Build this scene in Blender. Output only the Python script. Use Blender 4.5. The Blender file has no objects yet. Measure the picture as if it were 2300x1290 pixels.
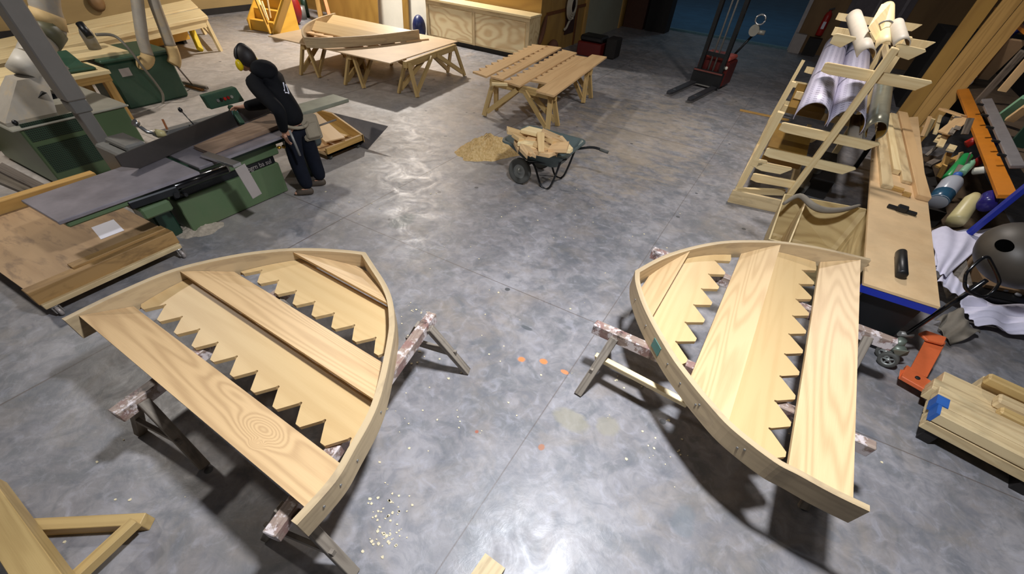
import bpy, bmesh, math, random
from mathutils import Vector as V, Matrix
random.seed(11)
scene = bpy.context.scene
COL = scene.collection
R = random.uniform

# ---------------------------------------------------------------- camera
PIT, ROLL, YAW, FPX, PPY, CAMH = 0.706977929, 0.0905846166, -2.67733397 + math.pi, 889.7, 835.16, 3.0
CR = Matrix.Rotation(YAW, 3, 'Z') @ Matrix.Rotation(PIT, 3, 'X') @ Matrix.Rotation(ROLL, 3, 'Z')
CAM = V((0, 0, CAMH))
cd = bpy.data.cameras.new('camera')
cam = bpy.data.objects.new('camera', cd); COL.objects.link(cam)
cam.matrix_world = Matrix.Translation(CAM) @ CR.to_4x4()
cd.sensor_fit = 'HORIZONTAL'; cd.sensor_width = 36.0
cd.lens = FPX / 2300.0 * 36.0
cd.shift_y = (PPY - 645.0) / 2300.0
cd.clip_end = 300; cd.clip_start = 0.02
scene.camera = cam

def ray(x, y): return CR @ V(((x - 1150.0) / FPX, -(y - PPY) / FPX, -1.0))
def P(x, y, z=0.0):
    d = ray(x, y); return CAM + d * ((z - CAMH) / d.z)
def PX(x, y, X):
    d = ray(x, y); return CAM + d * (X / d.x)
def PY(x, y, Y):
    d = ray(x, y); return CAM + d * (Y / d.y)

# ---------------------------------------------------------------- materials
def lin(h):
    h = h.lstrip('#'); c = [int(h[i:i+2], 16) / 255 for i in (0, 2, 4)]
    return [(x / 12.92 if x <= 0.04045 else ((x + 0.055) / 1.055) ** 2.4) for x in c] + [1.0]

class NT:
    def __init__(s, name):
        s.mat = bpy.data.materials.new(name); s.mat.use_nodes = True
        s.t = s.mat.node_tree; s.n = s.t.nodes; s.l = s.t.links
        s.b = s.n['Principled BSDF']
    def node(s, typ, **kw):
        n = s.n.new(typ)
        for k, v in kw.items():
            if k in n.inputs.keys() if isinstance(k, str) else False: pass
            setattr(n, k, v)
        return n
    def ln(s, a, b): s.l.new(a, b)
    def math(s, op, a, b=None):
        n = s.n.new('ShaderNodeMath'); n.operation = op
        for i, q in enumerate((a, b)):
            if q is None: continue
            if isinstance(q, (int, float)): n.inputs[i].default_value = q
            else: s.ln(q, n.inputs[i])
        return n.outputs[0]
    def noise(s, vec, scale, detail=2.0, rough=0.5, dist=0.0):
        n = s.n.new('ShaderNodeTexNoise'); n.inputs['Scale'].default_value = scale
        n.inputs['Detail'].default_value = detail; n.inputs['Roughness'].default_value = rough
        n.inputs['Distortion'].default_value = dist
        if vec is not None: s.ln(vec, n.inputs['Vector'])
        return n.outputs[0]
    def ramp(s, fac, stops, interp='LINEAR'):
        n = s.n.new('ShaderNodeValToRGB'); n.color_ramp.interpolation = interp
        e = n.color_ramp.elements
        while len(e) < len(stops): e.new(0.5)
        for q, (p, c) in zip(e, stops):
            q.position = p; q.color = lin(c) if isinstance(c, str) else ((c, c, c, 1) if isinstance(c, (int, float)) else c)
        s.ln(fac, n.inputs[0]); return n.outputs[0]
    def mix(s, fac, a, b, typ='MIX'):
        n = s.n.new('ShaderNodeMix'); n.data_type = 'RGBA'; n.blend_type = typ
        for i, q in ((0, fac), (6, a), (7, b)):
            if isinstance(q, (int, float)): n.inputs[i].default_value = q
            elif isinstance(q, str): n.inputs[i].default_value = lin(q)
            elif isinstance(q, (list, tuple)): n.inputs[i].default_value = q
            else: s.ln(q, n.inputs[i])
        return n.outputs[2]
    def mapping(s, vec, scale=(1, 1, 1), loc=(0, 0, 0), rot=(0, 0, 0)):
        n = s.n.new('ShaderNodeMapping'); n.inputs['Scale'].default_value = scale
        n.inputs['Location'].default_value = loc; n.inputs['Rotation'].default_value = rot
        s.ln(vec, n.inputs['Vector']); return n.outputs[0]
    def grain(s):
        n = s.n.new('ShaderNodeAttribute'); n.attribute_name = 'gr'; return n.outputs['Vector']
    def obj(s):
        n = s.n.new('ShaderNodeTexCoord'); return n.outputs['Object']
    def bump(s, h, strength=0.2, dist=0.01):
        n = s.n.new('ShaderNodeBump'); n.inputs['Strength'].default_value = strength
        n.inputs['Distance'].default_value = dist; s.ln(h, n.inputs['Height']); s.ln(n.outputs[0], s.b.inputs['Normal'])
    def set(s, **kw):
        for k, v in kw.items(): s.b.inputs[k.replace('_', ' ')].default_value = v

def wood(name, light, dark, n=14.0, ring=0.55, rough=0.5, across=5.0, along=0.45, blotch=0.25, stain='#6b4a2c', stainamt=0.0, fibre=0.35, knot=None):
    t = NT(name); g = t.grain()
    gm = t.mapping(g, (along, across, across))
    f = t.noise(gm, 1.0, 1.5, 0.4, 0.1)
    if knot:
        sx = t.n.new('ShaderNodeSeparateXYZ'); t.ln(g, sx.inputs[0])
        for (ku, kv, su, sv, amp) in knot:
            d2 = t.math('ADD', t.math('POWER', t.math('MULTIPLY', t.math('SUBTRACT', sx.outputs[0], ku), 1 / su), 2), t.math('POWER', t.math('MULTIPLY', t.math('SUBTRACT', sx.outputs[1], kv), 1 / sv), 2))
            f = t.math('ADD', f, t.math('MULTIPLY', t.math('POWER', 2.718, t.math('MULTIPLY', d2, -1.0)), amp))
    w = t.math('MULTIPLY', f, n * 6.283); w = t.math('SINE', w); w = t.math('MULTIPLY_ADD', w, 0.5); t.n[-1].inputs[2].default_value = 0.5
    w = t.math('POWER', w, 1.6)
    fb = t.noise(t.mapping(g, (5, 160, 160)), 1.0, 2, 0.6)
    fac = t.math('MULTIPLY', w, ring)
    fac = t.math('ADD', fac, t.math('MULTIPLY', t.math('SUBTRACT', fb, 0.5), fibre))
    bl = t.noise(t.mapping(g, (1.3, 6, 6)), 1.0, 2, 0.5)
    fac = t.math('ADD', fac, t.math('MULTIPLY', t.math('SUBTRACT', bl, 0.5), blotch * 2))
    oi = t.n.new('ShaderNodeObjectInfo')
    fac = t.math('ADD', fac, t.math('MULTIPLY', t.math('SUBTRACT', oi.outputs['Random'], 0.5), 0.15))
    c = t.ramp(fac, [(0.0, light), (1.0, dark)])
    if stainamt:
        sn = t.noise(t.mapping(g, (2.2, 7, 7), (7, 3, 1)), 1.0, 4, 0.65, 0.4)
        c = t.mix(t.ramp(sn, [(0.52, 0.0), (0.66, stainamt)]), c, stain)
    t.ln(c, t.b.inputs['Base Color']); t.set(Roughness=rough)
    t.bump(fb, 0.08, 0.004)
    return t.mat

def plain(name, c, rough=0.5, metal=0.0, var=0.12, scale=6.0, spec=0.5, dirt=None, dirtamt=0.4, coat=0.0):
    t = NT(name); o = t.obj()
    nz = t.noise(o, scale, 4, 0.6)
    c1 = [min(1, q * (1 + var)) for q in lin(c)[:3]] + [1]; c0 = [q * (1 - var) for q in lin(c)[:3]] + [1]
    col = t.ramp(nz, [(0.3, c0), (0.7, c1)])
    if dirt:
        d = t.noise(o, scale * 0.6, 5, 0.7, 0.3)
        col = t.mix(t.ramp(d, [(0.48, 0.0), (0.68, dirtamt)]), col, dirt)
    t.ln(col, t.b.inputs['Base Color']); t.set(Roughness=rough, Metallic=metal)
    t.b.inputs['Specular IOR Level'].default_value = spec
    t.b.inputs['Coat Weight'].default_value = coat
    return t.mat

M = {}
M['larch'] = wood('larch board', '#ceae81', '#a28159', n=17, ring=0.42, along=0.22, across=3.6, rough=0.42, blotch=.18)
M['larch2'] = wood('larch board wide', '#d1b386', '#a8855a', n=20, ring=0.42, along=0.2, across=3.2, rough=0.42, blotch=.15)
M['tooth'] = wood('pale sawn board', '#d2b380', '#b8935f', n=9, ring=0.25, along=0.2, across=3.2, rough=0.45, blotch=0.2)
M['rim'] = wood('bent rim timber', '#bba581', '#8c7759', n=5, ring=0.35, along=0.4, across=7, rough=0.55, blotch=0.35, stain='#7d6a55', stainamt=0.35)
M['pine'] = wood('new pine', '#c6a86e', '#9c7c49', n=5, ring=0.4, along=0.5, across=8, rough=0.5)
M['pinepale'] = wood('pale pine', '#ecd6a4', '#cdab70', n=5, ring=0.35, along=0.5, across=8, rough=0.5)
M['beech'] = wood('tan board', '#d8b483', '#b98f60', n=4, ring=0.3, along=0.4, across=5, rough=0.5)
M['oldwood'] = wood('old weathered wood', '#7d7266', '#4a4038', n=7, ring=0.5, along=0.6, across=9, rough=0.7, stain='#2c2622', stainamt=0.6)
M['greywood'] = wood('grey worn wood', '#8f8577', '#5d5348', n=7, ring=0.5, along=0.6, across=9, rough=0.65, stain='#3a332d', stainamt=0.5)
M['dollywood'] = wood('stained dolly ply', '#b3926b', '#8a6a47', n=4, ring=0.3, along=0.5, across=3, rough=0.6, blotch=0.4, stain='#6a5440', stainamt=0.6)
M['ochrewood'] = wood('ochre timber', '#c49a56', '#8f6a2f', n=6, ring=0.4, along=0.5, across=7, rough=0.55)
M['ply'] = wood('plywood', '#e3cc9b', '#b99563', n=7, ring=0.55, along=0.7, across=2.2, rough=0.5, blotch=0.3)
M['plyfir'] = wood('fir plywood', '#efdcae', '#c79f6b', n=10, ring=0.6, along=0.8, across=2.0, rough=0.5, blotch=0.25)
M['plybox'] = wood('box plywood', '#c3ad7c', '#957a4d', n=9, ring=0.5, along=0.8, across=2.4, rough=0.55, blotch=0.35)
M['mdf'] = plain('plywood sheet face', '#d3b68f', 0.55, var=0.08, scale=2.0, dirt='#a88a68', dirtamt=0.25)
M['orangeply'] = wood('varnished ply', '#a5803f', '#805c2a', n=6, ring=0.35, along=0.5, across=1.5, rough=0.35, blotch=0.3)
M['yellowply'] = wood('yellow shuttering ply', '#d9a83f', '#b07f22', n=4, ring=0.3, along=0.5, across=2, rough=0.5)
M['timber'] = wood('sawn timber', '#d6bf92', '#a3855a', n=6, ring=0.4, along=0.5, across=6, rough=0.6, blotch=0.35, stain='#8b7a5e', stainamt=0.35)
M['benchtop'] = plain('bench top ply', '#d9b98c', 0.5, var=0.1, scale=3.0, dirt='#c7a070', dirtamt=0.45)
M['green'] = plain('green machine paint', '#556a49', 0.4, var=0.06, scale=3, dirt='#6b6f55', dirtamt=0.25)
M['greendk'] = plain('dark green paint', '#1f3a2b', 0.4, var=0.08, scale=3)
M['greenbox'] = plain('deep green paint', '#2f4d3a', 0.45, var=0.08, scale=3, dirt='#5b6350', dirtamt=0.2)
M['castiron'] = plain('planed cast iron', '#a09aa0', 0.3, 0.55, var=0.18, scale=4)
M['fence'] = plain('dark fence plate', '#4a4643', 0.45, 0.6, var=0.1, scale=4)
M['darkmetal'] = plain('dark metal', '#26282a', 0.4, 0.5, var=0.15, scale=8)
M['black'] = plain('black plastic', '#111214', 0.4, var=0.1)
M['blackgloss'] = plain('black gloss paint', '#0e0e10', 0.18, var=0.1)
M['alu'] = plain('aluminium', '#c9c7c4', 0.25, 0.9, var=0.05)
M['greyplate'] = plain('light grey plate', '#a39a94', 0.4, 0.2, var=0.05)
M['greymetal'] = plain('grey painted metal', '#7f7d78', 0.45, 0.3, var=0.08)
M['column'] = plain('grey column paint', '#77736d', 0.5, 0.0, var=0.06)
M['topplate'] = plain('machine top plate', '#9a988c', 0.4, 0.3, var=0.08, dirt='#8d8a78', dirtamt=0.3)
M['duct'] = plain('dusty grey duct', '#a79f92', 0.55, 0.1, var=0.1, dirt='#c4a877', dirtamt=0.5)
M['ductwood'] = plain('dust covered hose', '#c6a873', 0.7, var=0.12)
M['rubber'] = plain('rubber', '#50504b', 0.7, var=0.15)
M['traygrey'] = plain('galvanised tray', '#5d6a68', 0.45, 0.3, var=0.1)
M['rimgrey'] = plain('wheel rim', '#9a9d98', 0.4, 0.4)
M['orange'] = plain('orange paint', '#d4683a', 0.42, var=0.05, dirt='#a4512d', dirtamt=0.3)
M['orangebeam'] = plain('orange racking paint', '#c97a1e', 0.45, var=0.06)
M['blue'] = plain('blue racking paint', '#1b2f9c', 0.4, var=0.06)
M['bluepaint'] = plain('blue end paint', '#2f5fa8', 0.5, var=0.1)
M['white'] = plain('white paper', '#eceaf4', 0.6, var=0.02)
M['whitewall'] = plain('white panel', '#e6e2d3', 0.5, var=0.03)
M['skin'] = plain('skin', '#b98a70', 0.5, var=0.05)
M['hair'] = plain('dark hair', '#1d1512', 0.6, var=0.3, scale=40)
M['hoodie'] = plain('black hoodie', '#0c0d11', 0.85, var=0.2, scale=12, spec=0.2)
M['jeans'] = plain('navy work trousers', '#10141f', 0.85, var=0.2, scale=14, spec=0.2)
M['shoe'] = plain('brown work shoes', '#4b4034', 0.7, var=0.15)
M['yellow'] = plain('yellow plastic', '#d9bb16', 0.35, var=0.04)
M['leather'] = plain('tan tool pouch', '#8b806c', 0.7, var=0.12)
M['red'] = plain('red paint', '#8c1a16', 0.4, var=0.08)
M['redplastic'] = plain('red plastic', '#b0241c', 0.4, var=0.08)
M['greenplastic'] = plain('green plastic', '#1e8a45', 0.35, var=0.06)
M['palegreen'] = plain('pale green plastic', '#7fae8c', 0.35, var=0.06)
M['cream'] = plain('cream plastic', '#cbbd87', 0.4, var=0.06)
M['purple'] = plain('violet plastic', '#2b2470', 0.25, var=0.1)
M['cloth'] = plain('white cloth', '#dcd8e8', 0.85, var=0.05, scale=9)
M['tank'] = plain('grey cast bell', '#4b453d', 0.5, 0.1, var=0.1, scale=5)
M['cardboard'] = plain('cardboard', '#b59470', 0.75, var=0.06)
M['navyfabric'] = plain('dark blue plastic bag', '#1b2550', 0.35, var=0.2)
M['hose'] = plain('pale hose', '#b3aa97', 0.6, var=0.06)
M['greypipe'] = plain('grey insulation shell', '#c3b9a8', 0.55, var=0.06)
M['clearpipe'] = plain('dull steel pipe', '#8e8d7c', 0.3, 0.5, var=0.15)
M['pipeinner'] = plain('amber inner face', '#7b5c22', 0.45, var=0.1)
M['brassy'] = plain('brass', '#d8a73a', 0.3, 0.8)
M['felt'] = plain('grey felt blanket', '#7d7568', 0.9, var=0.12)
M['shelfwood'] = plain('dusty shelf board', '#5a4a38', 0.7, var=0.25)
M['dark'] = plain('dark clutter', '#1a1613', 0.7, var=0.3)
M['chips'] = plain('wood chips', '#e0d3b0', 0.8, var=0.1)

def painted():
    t = NT('paint spattered trestle'); o = t.obj(); g = t.grain()
    base = t.ramp(t.noise(t.mapping(g, (3, 30, 30)), 1.0, 3, 0.6), [(0.3, '#7d675c'), (0.7, '#a99788')])
    n1 = t.noise(o, 7, 4, 0.65); c = t.mix(t.ramp(n1, [(0.47, 0.0), (0.55, 0.75)]), base, '#84605a')
    n2 = t.noise(t.mapping(o, (1, 1, 1), (3, 9, 4)), 9, 5, 0.7); c = t.mix(t.ramp(n2, [(0.50, 0.0), (0.56, 0.9)]), c, '#d6cbc8')
    n3 = t.noise(t.mapping(o, (1, 1, 1), (8, 2, 14)), 6, 5, 0.7); c = t.mix(t.ramp(n3, [(0.56, 0.0), (0.64, 0.8)]), c, '#2e2626')
    t.ln(c, t.b.inputs['Base Color']); t.set(Roughness=0.5); return t.mat
M['painted'] = painted()

def patterned():
    t = NT('printed laminate shell'); g = t.grain()
    # rows of slanted dashes
    sx = t.n.new('ShaderNodeSeparateXYZ'); t.ln(g, sx.inputs[0])
    u = t.math('MULTIPLY', sx.outputs[0], 8.0); v = t.math('MULTIPLY', sx.outputs[1], 11.0)
    row = t.math('FLOOR', v); u2 = t.math('ADD', u, t.math('MULTIPLY', row, 0.5))
    fu = t.math('FRACT', t.math('ADD', u2, t.math('MULTIPLY', t.math('FRACT', v), 0.5))); fv = t.math('FRACT', v)
    a = t.math('MULTIPLY', t.math('LESS_THAN', fu, 0.5), t.math('MULTIPLY', t.math('GREATER_THAN', fv, 0.2), t.math('LESS_THAN', fv, 0.72)))
    nz = t.noise(g, 9, 2)
    c = t.mix(t.math('MULTIPLY', a, t.ramp(nz, [(0.3, 0.45), (0.7, 0.9)])), '#cdc9dc', '#8d889f')
    t.ln(c, t.b.inputs['Base Color']); t.set(Roughness=0.4); return t.mat
M['pattern'] = patterned()

def meshpanel():
    t = NT('perforated green sheet'); g = t.obj()
    sx = t.n.new('ShaderNodeSeparateXYZ'); t.ln(g, sx.inputs[0])
    def dots(q, s): return t.math('ABSOLUTE', t.math('SUBTRACT', t.math('FRACT', t.math('MULTIPLY', q, s)), 0.5))
    d = t.math('ADD', t.math('POWER', dots(sx.outputs[1], 45), 2), t.math('POWER', dots(sx.outputs[2], 45), 2))
    c = t.mix(t.math('LESS_THAN', d, 0.1), '#2c4632', '#060907')
    t.ln(c, t.b.inputs['Base Color']); t.set(Roughness=0.5); return t.mat
M['perf'] = meshpanel()

def sawdust():
    t = NT('sawdust'); o = t.obj()
    c = t.ramp(t.noise(o, 22, 6, 0.75), [(0.3, '#b08f52'), (0.5, '#d6b47a'), (0.7, '#ecd3a2')])
    t.ln(c, t.b.inputs['Base Color']); t.set(Roughness=0.95); t.bump(t.noise(o, 60, 4, 0.7), 0.7, 0.02); return t.mat
M['sawdust'] = sawdust()

def glass():
    t = NT('dark window glass'); t.set(Roughness=0.05); t.b.inputs['Base Color'].default_value = lin('#0d1416')
    t.b.inputs['Transmission Weight'].default_value = 0.6; return t.mat
M['glass'] = glass()
def plastic_clear():
    t = NT('translucent bottle'); t.set(Roughness=0.25); t.b.inputs['Base Color'].default_value = lin('#c9ccd4')
    t.b.inputs['Transmission Weight'].default_value = 0.35; return t.mat
M['bottle'] = plastic_clear()
M['blueliquid'] = plain('blue liquid', '#274f68', 0.25, var=0.05)

def floor_mat():
    t = NT('polished concrete'); o = t.obj()
    sx = t.n.new('ShaderNodeSeparateXYZ'); t.ln(o, sx.inputs[0]); X, Y = sx.outputs[0], sx.outputs[1]
    n1 = t.noise(o, 0.9, 6, 0.6, 0.6)
    c = t.ramp(n1, [(0.28, '#6d6e69'), (0.45, '#827f7b'), (0.56, '#93908d'), (0.72, '#a5a2a0')])
    n2 = t.noise(t.mapping(o, (1, 1, 1), (5, 7, 0)), 2.6, 5, 0.62, 1.2)
    c = t.mix(t.ramp(n2, [(0.38, 0.6), (0.53, 0.0)]), c, '#5b605c')
    n2b = t.noise(t.mapping(o, (1, 1, 1), (15, 2, 0)), 3.4, 6, 0.65, 1.6)
    c = t.mix(t.ramp(n2b, [(0.53, 0.0), (0.70, 0.38)]), c, '#acaaac')
    vo = t.n.new('ShaderNodeTexVoronoi'); vo.feature = 'SMOOTH_F1'; vo.inputs['Scale'].default_value = 6.5
    dn = t.n.new('ShaderNodeTexNoise'); dn.inputs['Scale'].default_value = 3.0; t.ln(o, dn.inputs['Vector'])
    va = t.n.new('ShaderNodeVectorMath'); va.operation = 'MULTIPLY_ADD'
    t.ln(dn.outputs['Color'], va.inputs[0]); va.inputs[1].default_value = (0.5, 0.5, 0.5); t.ln(o, va.inputs[2])
    t.ln(va.outputs[0], vo.inputs['Vector'])
    c = t.mix(t.ramp(vo.outputs['Distance'], [(0.05, 0.22), (0.55, 0.0)]), c, '#5c6065')
    n4 = t.noise(t.mapping(o, (1, 1, 1), (21, 13, 0)), 7.0, 4, 0.6, 1.0)
    c = t.mix(t.ramp(n4, [(0.36, 0.38), (0.5, 0.0)]), c, '#575c5f')
    c = t.mix(t.ramp(n4, [(0.54, 0.0), (0.68, 0.30)]), c, '#b4b3ba')
    c = t.mix(0.10, c, '#9c98b8')
    # warm worn / dusted patches
    n3 = t.noise(t.mapping(o, (1, 1, 1), (2, 30, 0)), 1.3, 5, 0.65, 0.8)
    c = t.mix(t.ramp(n3, [(0.5, 0.0), (0.72, 0.4)]), c, '#9d8e7b')
    # sawdust trodden around the machines on the left and on the aisle
    dx = t.math('MULTIPLY', t.math('ADD', X, 11.0), 1 / 7.5); dy = t.math('MULTIPLY', t.math('ADD', Y, -5.5), 1 / 7.0)
    dd = t.math('ADD', t.math('POWER', dx, 2), t.math('POWER', dy, 2))
    dust = t.ramp(t.math('ADD', dd, t.math('MULTIPLY', t.math('SUBTRACT', n1, 0.5), 1.6)), [(0.15, 1.0), (1.0, 0.0)])
    c = t.mix(t.math('MULTIPLY', dust, 0.85), c, t.ramp(n2b, [(0.35, '#a89e93'), (0.65, '#c2b8ad')]))
    a1 = t.math('ADD', t.math('POWER', t.math('MULTIPLY', t.math('ADD', X, 2.3), 1 / 1.7), 2), t.math('POWER', t.math('MULTIPLY', t.math('ADD', Y, -9.6), 1 / 3.4), 2))
    n5 = t.noise(t.mapping(o, (0.7, 1.6, 1), (1, 3, 0), (0, 0, .5)), 2.2, 6, 0.7, 1.0)
    streak = t.ramp(t.math('ADD', a1, t.math('MULTIPLY', t.math('SUBTRACT', n5, 0.5), 5.0)), [(0.0, 0.42), (0.9, 0.0)])
    c = t.mix(streak, c, '#b8a68a')
    # oil drops
    vo2 = t.n.new('ShaderNodeTexVoronoi'); vo2.inputs['Scale'].default_value = 2.3; t.ln(o, vo2.inputs['Vector'])
    sc = t.n.new('ShaderNodeSeparateColor'); t.ln(vo2.outputs['Color'], sc.inputs[0])
    gate = t.math('GREATER_THAN', sc.outputs[0], 0.62)
    drop = t.math('MULTIPLY', t.math('LESS_THAN', vo2.outputs['Distance'], 0.075), gate)
    c = t.mix(t.math('MULTIPLY', drop, 0.75), c, '#34383a')
    # stains with a place of their own
    def blob(px, py, rx, ry, col, amt, wob=0.35):
        nonlocal c
        p = P(px, py)
        q = t.math('ADD', t.math('POWER', t.math('MULTIPLY', t.math('SUBTRACT', X, p.x), 1 / rx), 2), t.math('POWER', t.math('MULTIPLY', t.math('SUBTRACT', Y, p.y), 1 / ry), 2))
        q = t.math('ADD', q, t.math('MULTIPLY', t.math('SUBTRACT', n5, 0.5), wob * 6))
        c = t.mix(t.ramp(q, [(0.5, amt), (1.0, 0.0)]), c, col)
    blob(1172, 808, 0.05, 0.045, '#e0894a', 0.9); blob(1221, 812, 0.05, 0.04, '#e0894a', 0.9); blob(1268, 836, 0.05, 0.03, '#e0894a', 0.8)
    blob(1216, 1005, 0.03, 0.035, '#a5683e', 0.8); blob(1071, 970, 0.02, 0.02, '#a5573a', 0.8)
    blob(1282, 945, 0.2, 0.12, '#98927c', 0.6); blob(1365, 960, 0.12, 0.12, '#98927c', 0.5)
    blob(1183, 737, 0.08, 0.03, '#4c5154', 0.7, 0.2); blob(905, 497, 0.16, 0.24, '#525b59', 0.75, 0.3)
    blob(1535, 1170, 0.1, 0.16, '#70767a', 0.6); blob(1860, 1200, 0.09, 0.05, '#75767a', 0.6)
    # saw-cut joints
    def joint(coord, at, w):
        nonlocal c
        q = t.math('ABSOLUTE', t.math('SUBTRACT', coord, at))
        c = t.mix(t.ramp(q, [(w * 0.4, 0.7), (w, 0.0)]), c, '#5a4c42')
    joint(X, -0.66, 0.006); joint(Y, 3.44, 0.008); joint(X, -4.6, 0.012); joint(Y, 9.6, 0.012); joint(X, -8.6, 0.014)
    t.ln(c, t.b.inputs['Base Color'])
    rg = t.ramp(t.noise(t.mapping(o, (1, 1, 1), (4, 4, 0)), 3.0, 6, 0.7, 1.0), [(0.3, 0.30), (0.7, 0.58)])
    rg = t.math('ADD', rg, t.math('MULTIPLY', dust, 0.2))
    t.ln(rg, t.b.inputs['Roughness'])
    t.bump(t.noise(o, 6, 6, 0.7, 1.4), 0.10, 0.02)
    t.b.inputs['Specular IOR Level'].default_value = 0.65
    return t.mat
M['floor'] = floor_mat()

# ---------------------------------------------------------------- geometry
WM = {}
class MB:
    def __init__(s): s.v = []; s.f = []; s.g = []; s.mi = []; s.sm = []
    def add(s, vs, fs, gs=None, mi=0, smooth=False):
        b = len(s.v); s.v += [V(q) for q in vs]
        s.g += [V(q) for q in (gs if gs else vs)]
        for f in fs: s.f.append([b + i for i in f]); s.mi.append(mi); s.sm.append(smooth)
        return s
    def frame(s, o, ex, ey, ez, sx, sy, sz, mi=0):
        """box centred on o with half axes along ex, ey, ez"""
        vs = []; gs = []; off = V((R(0, 40), R(0, 40), R(0, 9)))
        order = sorted(range(3), key=lambda i: -(sx, sy, sz)[i])
        for a in (-1, 1):
            for b in (-1, 1):
                for c in (-1, 1):
                    vs.append(o + ex * (a * sx / 2) + ey * (b * sy / 2) + ez * (c * sz / 2))
                    l = (a * sx / 2, b * sy / 2, c * sz / 2); gs.append(V([l[i] for i in order]) + off)
        fs = [(0, 1, 3, 2), (4, 6, 7, 5), (0, 4, 5, 1), (2, 3, 7, 6), (0, 2, 6, 4), (1, 5, 7, 3)]
        return s.add(vs, fs, gs, mi)
    def box(s, c, size, rz=0.0, mi=0):
        m = Matrix.Rotation(rz, 3, 'Z')
        return s.frame(V(c), m @ V((1, 0, 0)), m @ V((0, 1, 0)), V((0, 0, 1)), *size, mi=mi)
    def bx(s, x0, x1, y0, y1, z0, z1, mi=0):
        return s.box(((x0 + x1) / 2, (y0 + y1) / 2, (z0 + z1) / 2), (abs(x1 - x0), abs(y1 - y0), abs(z1 - z0)), mi=mi)
    def beam(s, p0, p1, w, h, up=(0, 0, 1), mi=0, ext=0.0):
        p0, p1 = V(p0), V(p1); d = (p1 - p0); L = d.length; d = d / L
        up = V(up); side = d.cross(up)
        if side.length < 1e-4: side = d.cross(V((0, 1, 0)))
        side.normalize(); u = side.cross(d).normalized()
        return s.frame((p0 + p1) / 2, d, side, u, L + 2 * ext, w, h, mi)
    def prism(s, poly, ext, mi=0, axis=None):
        """poly: list of points, ext: extrusion vector"""
        poly = [V(q) for q in poly]; ext = V(ext); n = len(poly); off = V((R(0, 40), R(0, 40), 0))
        a = V(axis) if axis is not None else (poly[1] - poly[0]); a = a.normalized()
        e = ext.normalized(); b = e.cross(a)
        top = [q + ext for q in poly]
        G = lambda q: V((q.dot(a), q.dot(b), q.dot(e))) + off
        vs = poly + top
        fs = [list(range(n))[::-1], list(range(n, 2 * n))] + [(i, (i + 1) % n, n + (i + 1) % n, n + i) for i in range(n)]
        return s.add(vs, fs, [G(q) for q in vs], mi)
    def tube(s, pts, r, n=10, mi=0, caps=True, smooth=True):
        pts = [V(q) for q in pts]; m = len(pts); rs = r if isinstance(r, (list, tuple)) else [r] * m
        vs = []; gs = []; L = 0; prev = None
        for i, p in enumerate(pts):
            if i == 0: d = pts[1] - pts[0]
            elif i == m - 1: d = pts[-1] - pts[-2]
            else: d = (pts[i + 1] - p).normalized() + (p - pts[i - 1]).normalized()
            d = d.normalized()
            if prev is None:
                a = d.orthogonal().normalized()
            else:
                a = prev - d * prev.dot(d); a.normalize()
            prev = a; b = d.cross(a)
            if i: L += (p - pts[i - 1]).length
            for k in range(n):
                t = 2 * math.pi * k / n
                vs.append(p + (a * math.cos(t) + b * math.sin(t)) * rs[i]); gs.append((L, k / n * 0.3, 0))
        fs = []
        for i in range(m - 1):
            for k in range(n):
                fs.append((i * n + k, i * n + (k + 1) % n, (i + 1) * n + (k + 1) % n, (i + 1) * n + k))
        s.add(vs, fs, gs, mi, smooth)
        if caps:
            b0 = len(s.v) - n * m
            s.f.append([b0 + k for k in range(n)][::-1]); s.mi.append(mi); s.sm.append(False)
            s.f.append([b0 + (m - 1) * n + k for k in range(n)]); s.mi.append(mi); s.sm.append(False)
        return s
    def cyl(s, p0, p1, r, n=20, mi=0, r1=None): return s.tube([p0, p1], [r, r if r1 is None else r1], n, mi)
    def lathe(s, prof, o, axis=(0, 0, 1), n=28, mi=0, smooth=True):
        o = V(o); ax = V(axis).normalized(); a = ax.orthogonal().normalized(); b = ax.cross(a)
        vs = []; fs = []; m = len(prof)
        for (r, z) in prof:
            for k in range(n):
                t = 2 * math.pi * k / n; vs.append(o + ax * z + (a * math.cos(t) + b * math.sin(t)) * max(r, 1e-4))
        for i in range(m - 1):
            for k in range(n): fs.append((i * n + k, i * n + (k + 1) % n, (i + 1) * n + (k + 1) % n, (i + 1) * n + k))
        return s.add(vs, fs, None, mi, smooth)
    def ell(s, c, rad, rot=None, nu=16, nv=10, mi=0):
        c = V(c); rot = rot or Matrix.Identity(3); vs = []; fs = []
        for j in range(nv + 1):
            ph = math.pi * j / nv
            for k in range(nu):
                t = 2 * math.pi * k / nu
                vs.append(c + rot @ V((rad[0] * math.sin(ph) * math.cos(t), rad[1] * math.sin(ph) * math.sin(t), rad[2] * math.cos(ph))))
        for j in range(nv):
            for k in range(nu): fs.append((j * nu + k, (j + 1) * nu + k, (j + 1) * nu + (k + 1) % nu, j * nu + (k + 1) % nu))
        return s.add(vs, fs, None, mi, True)
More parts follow.
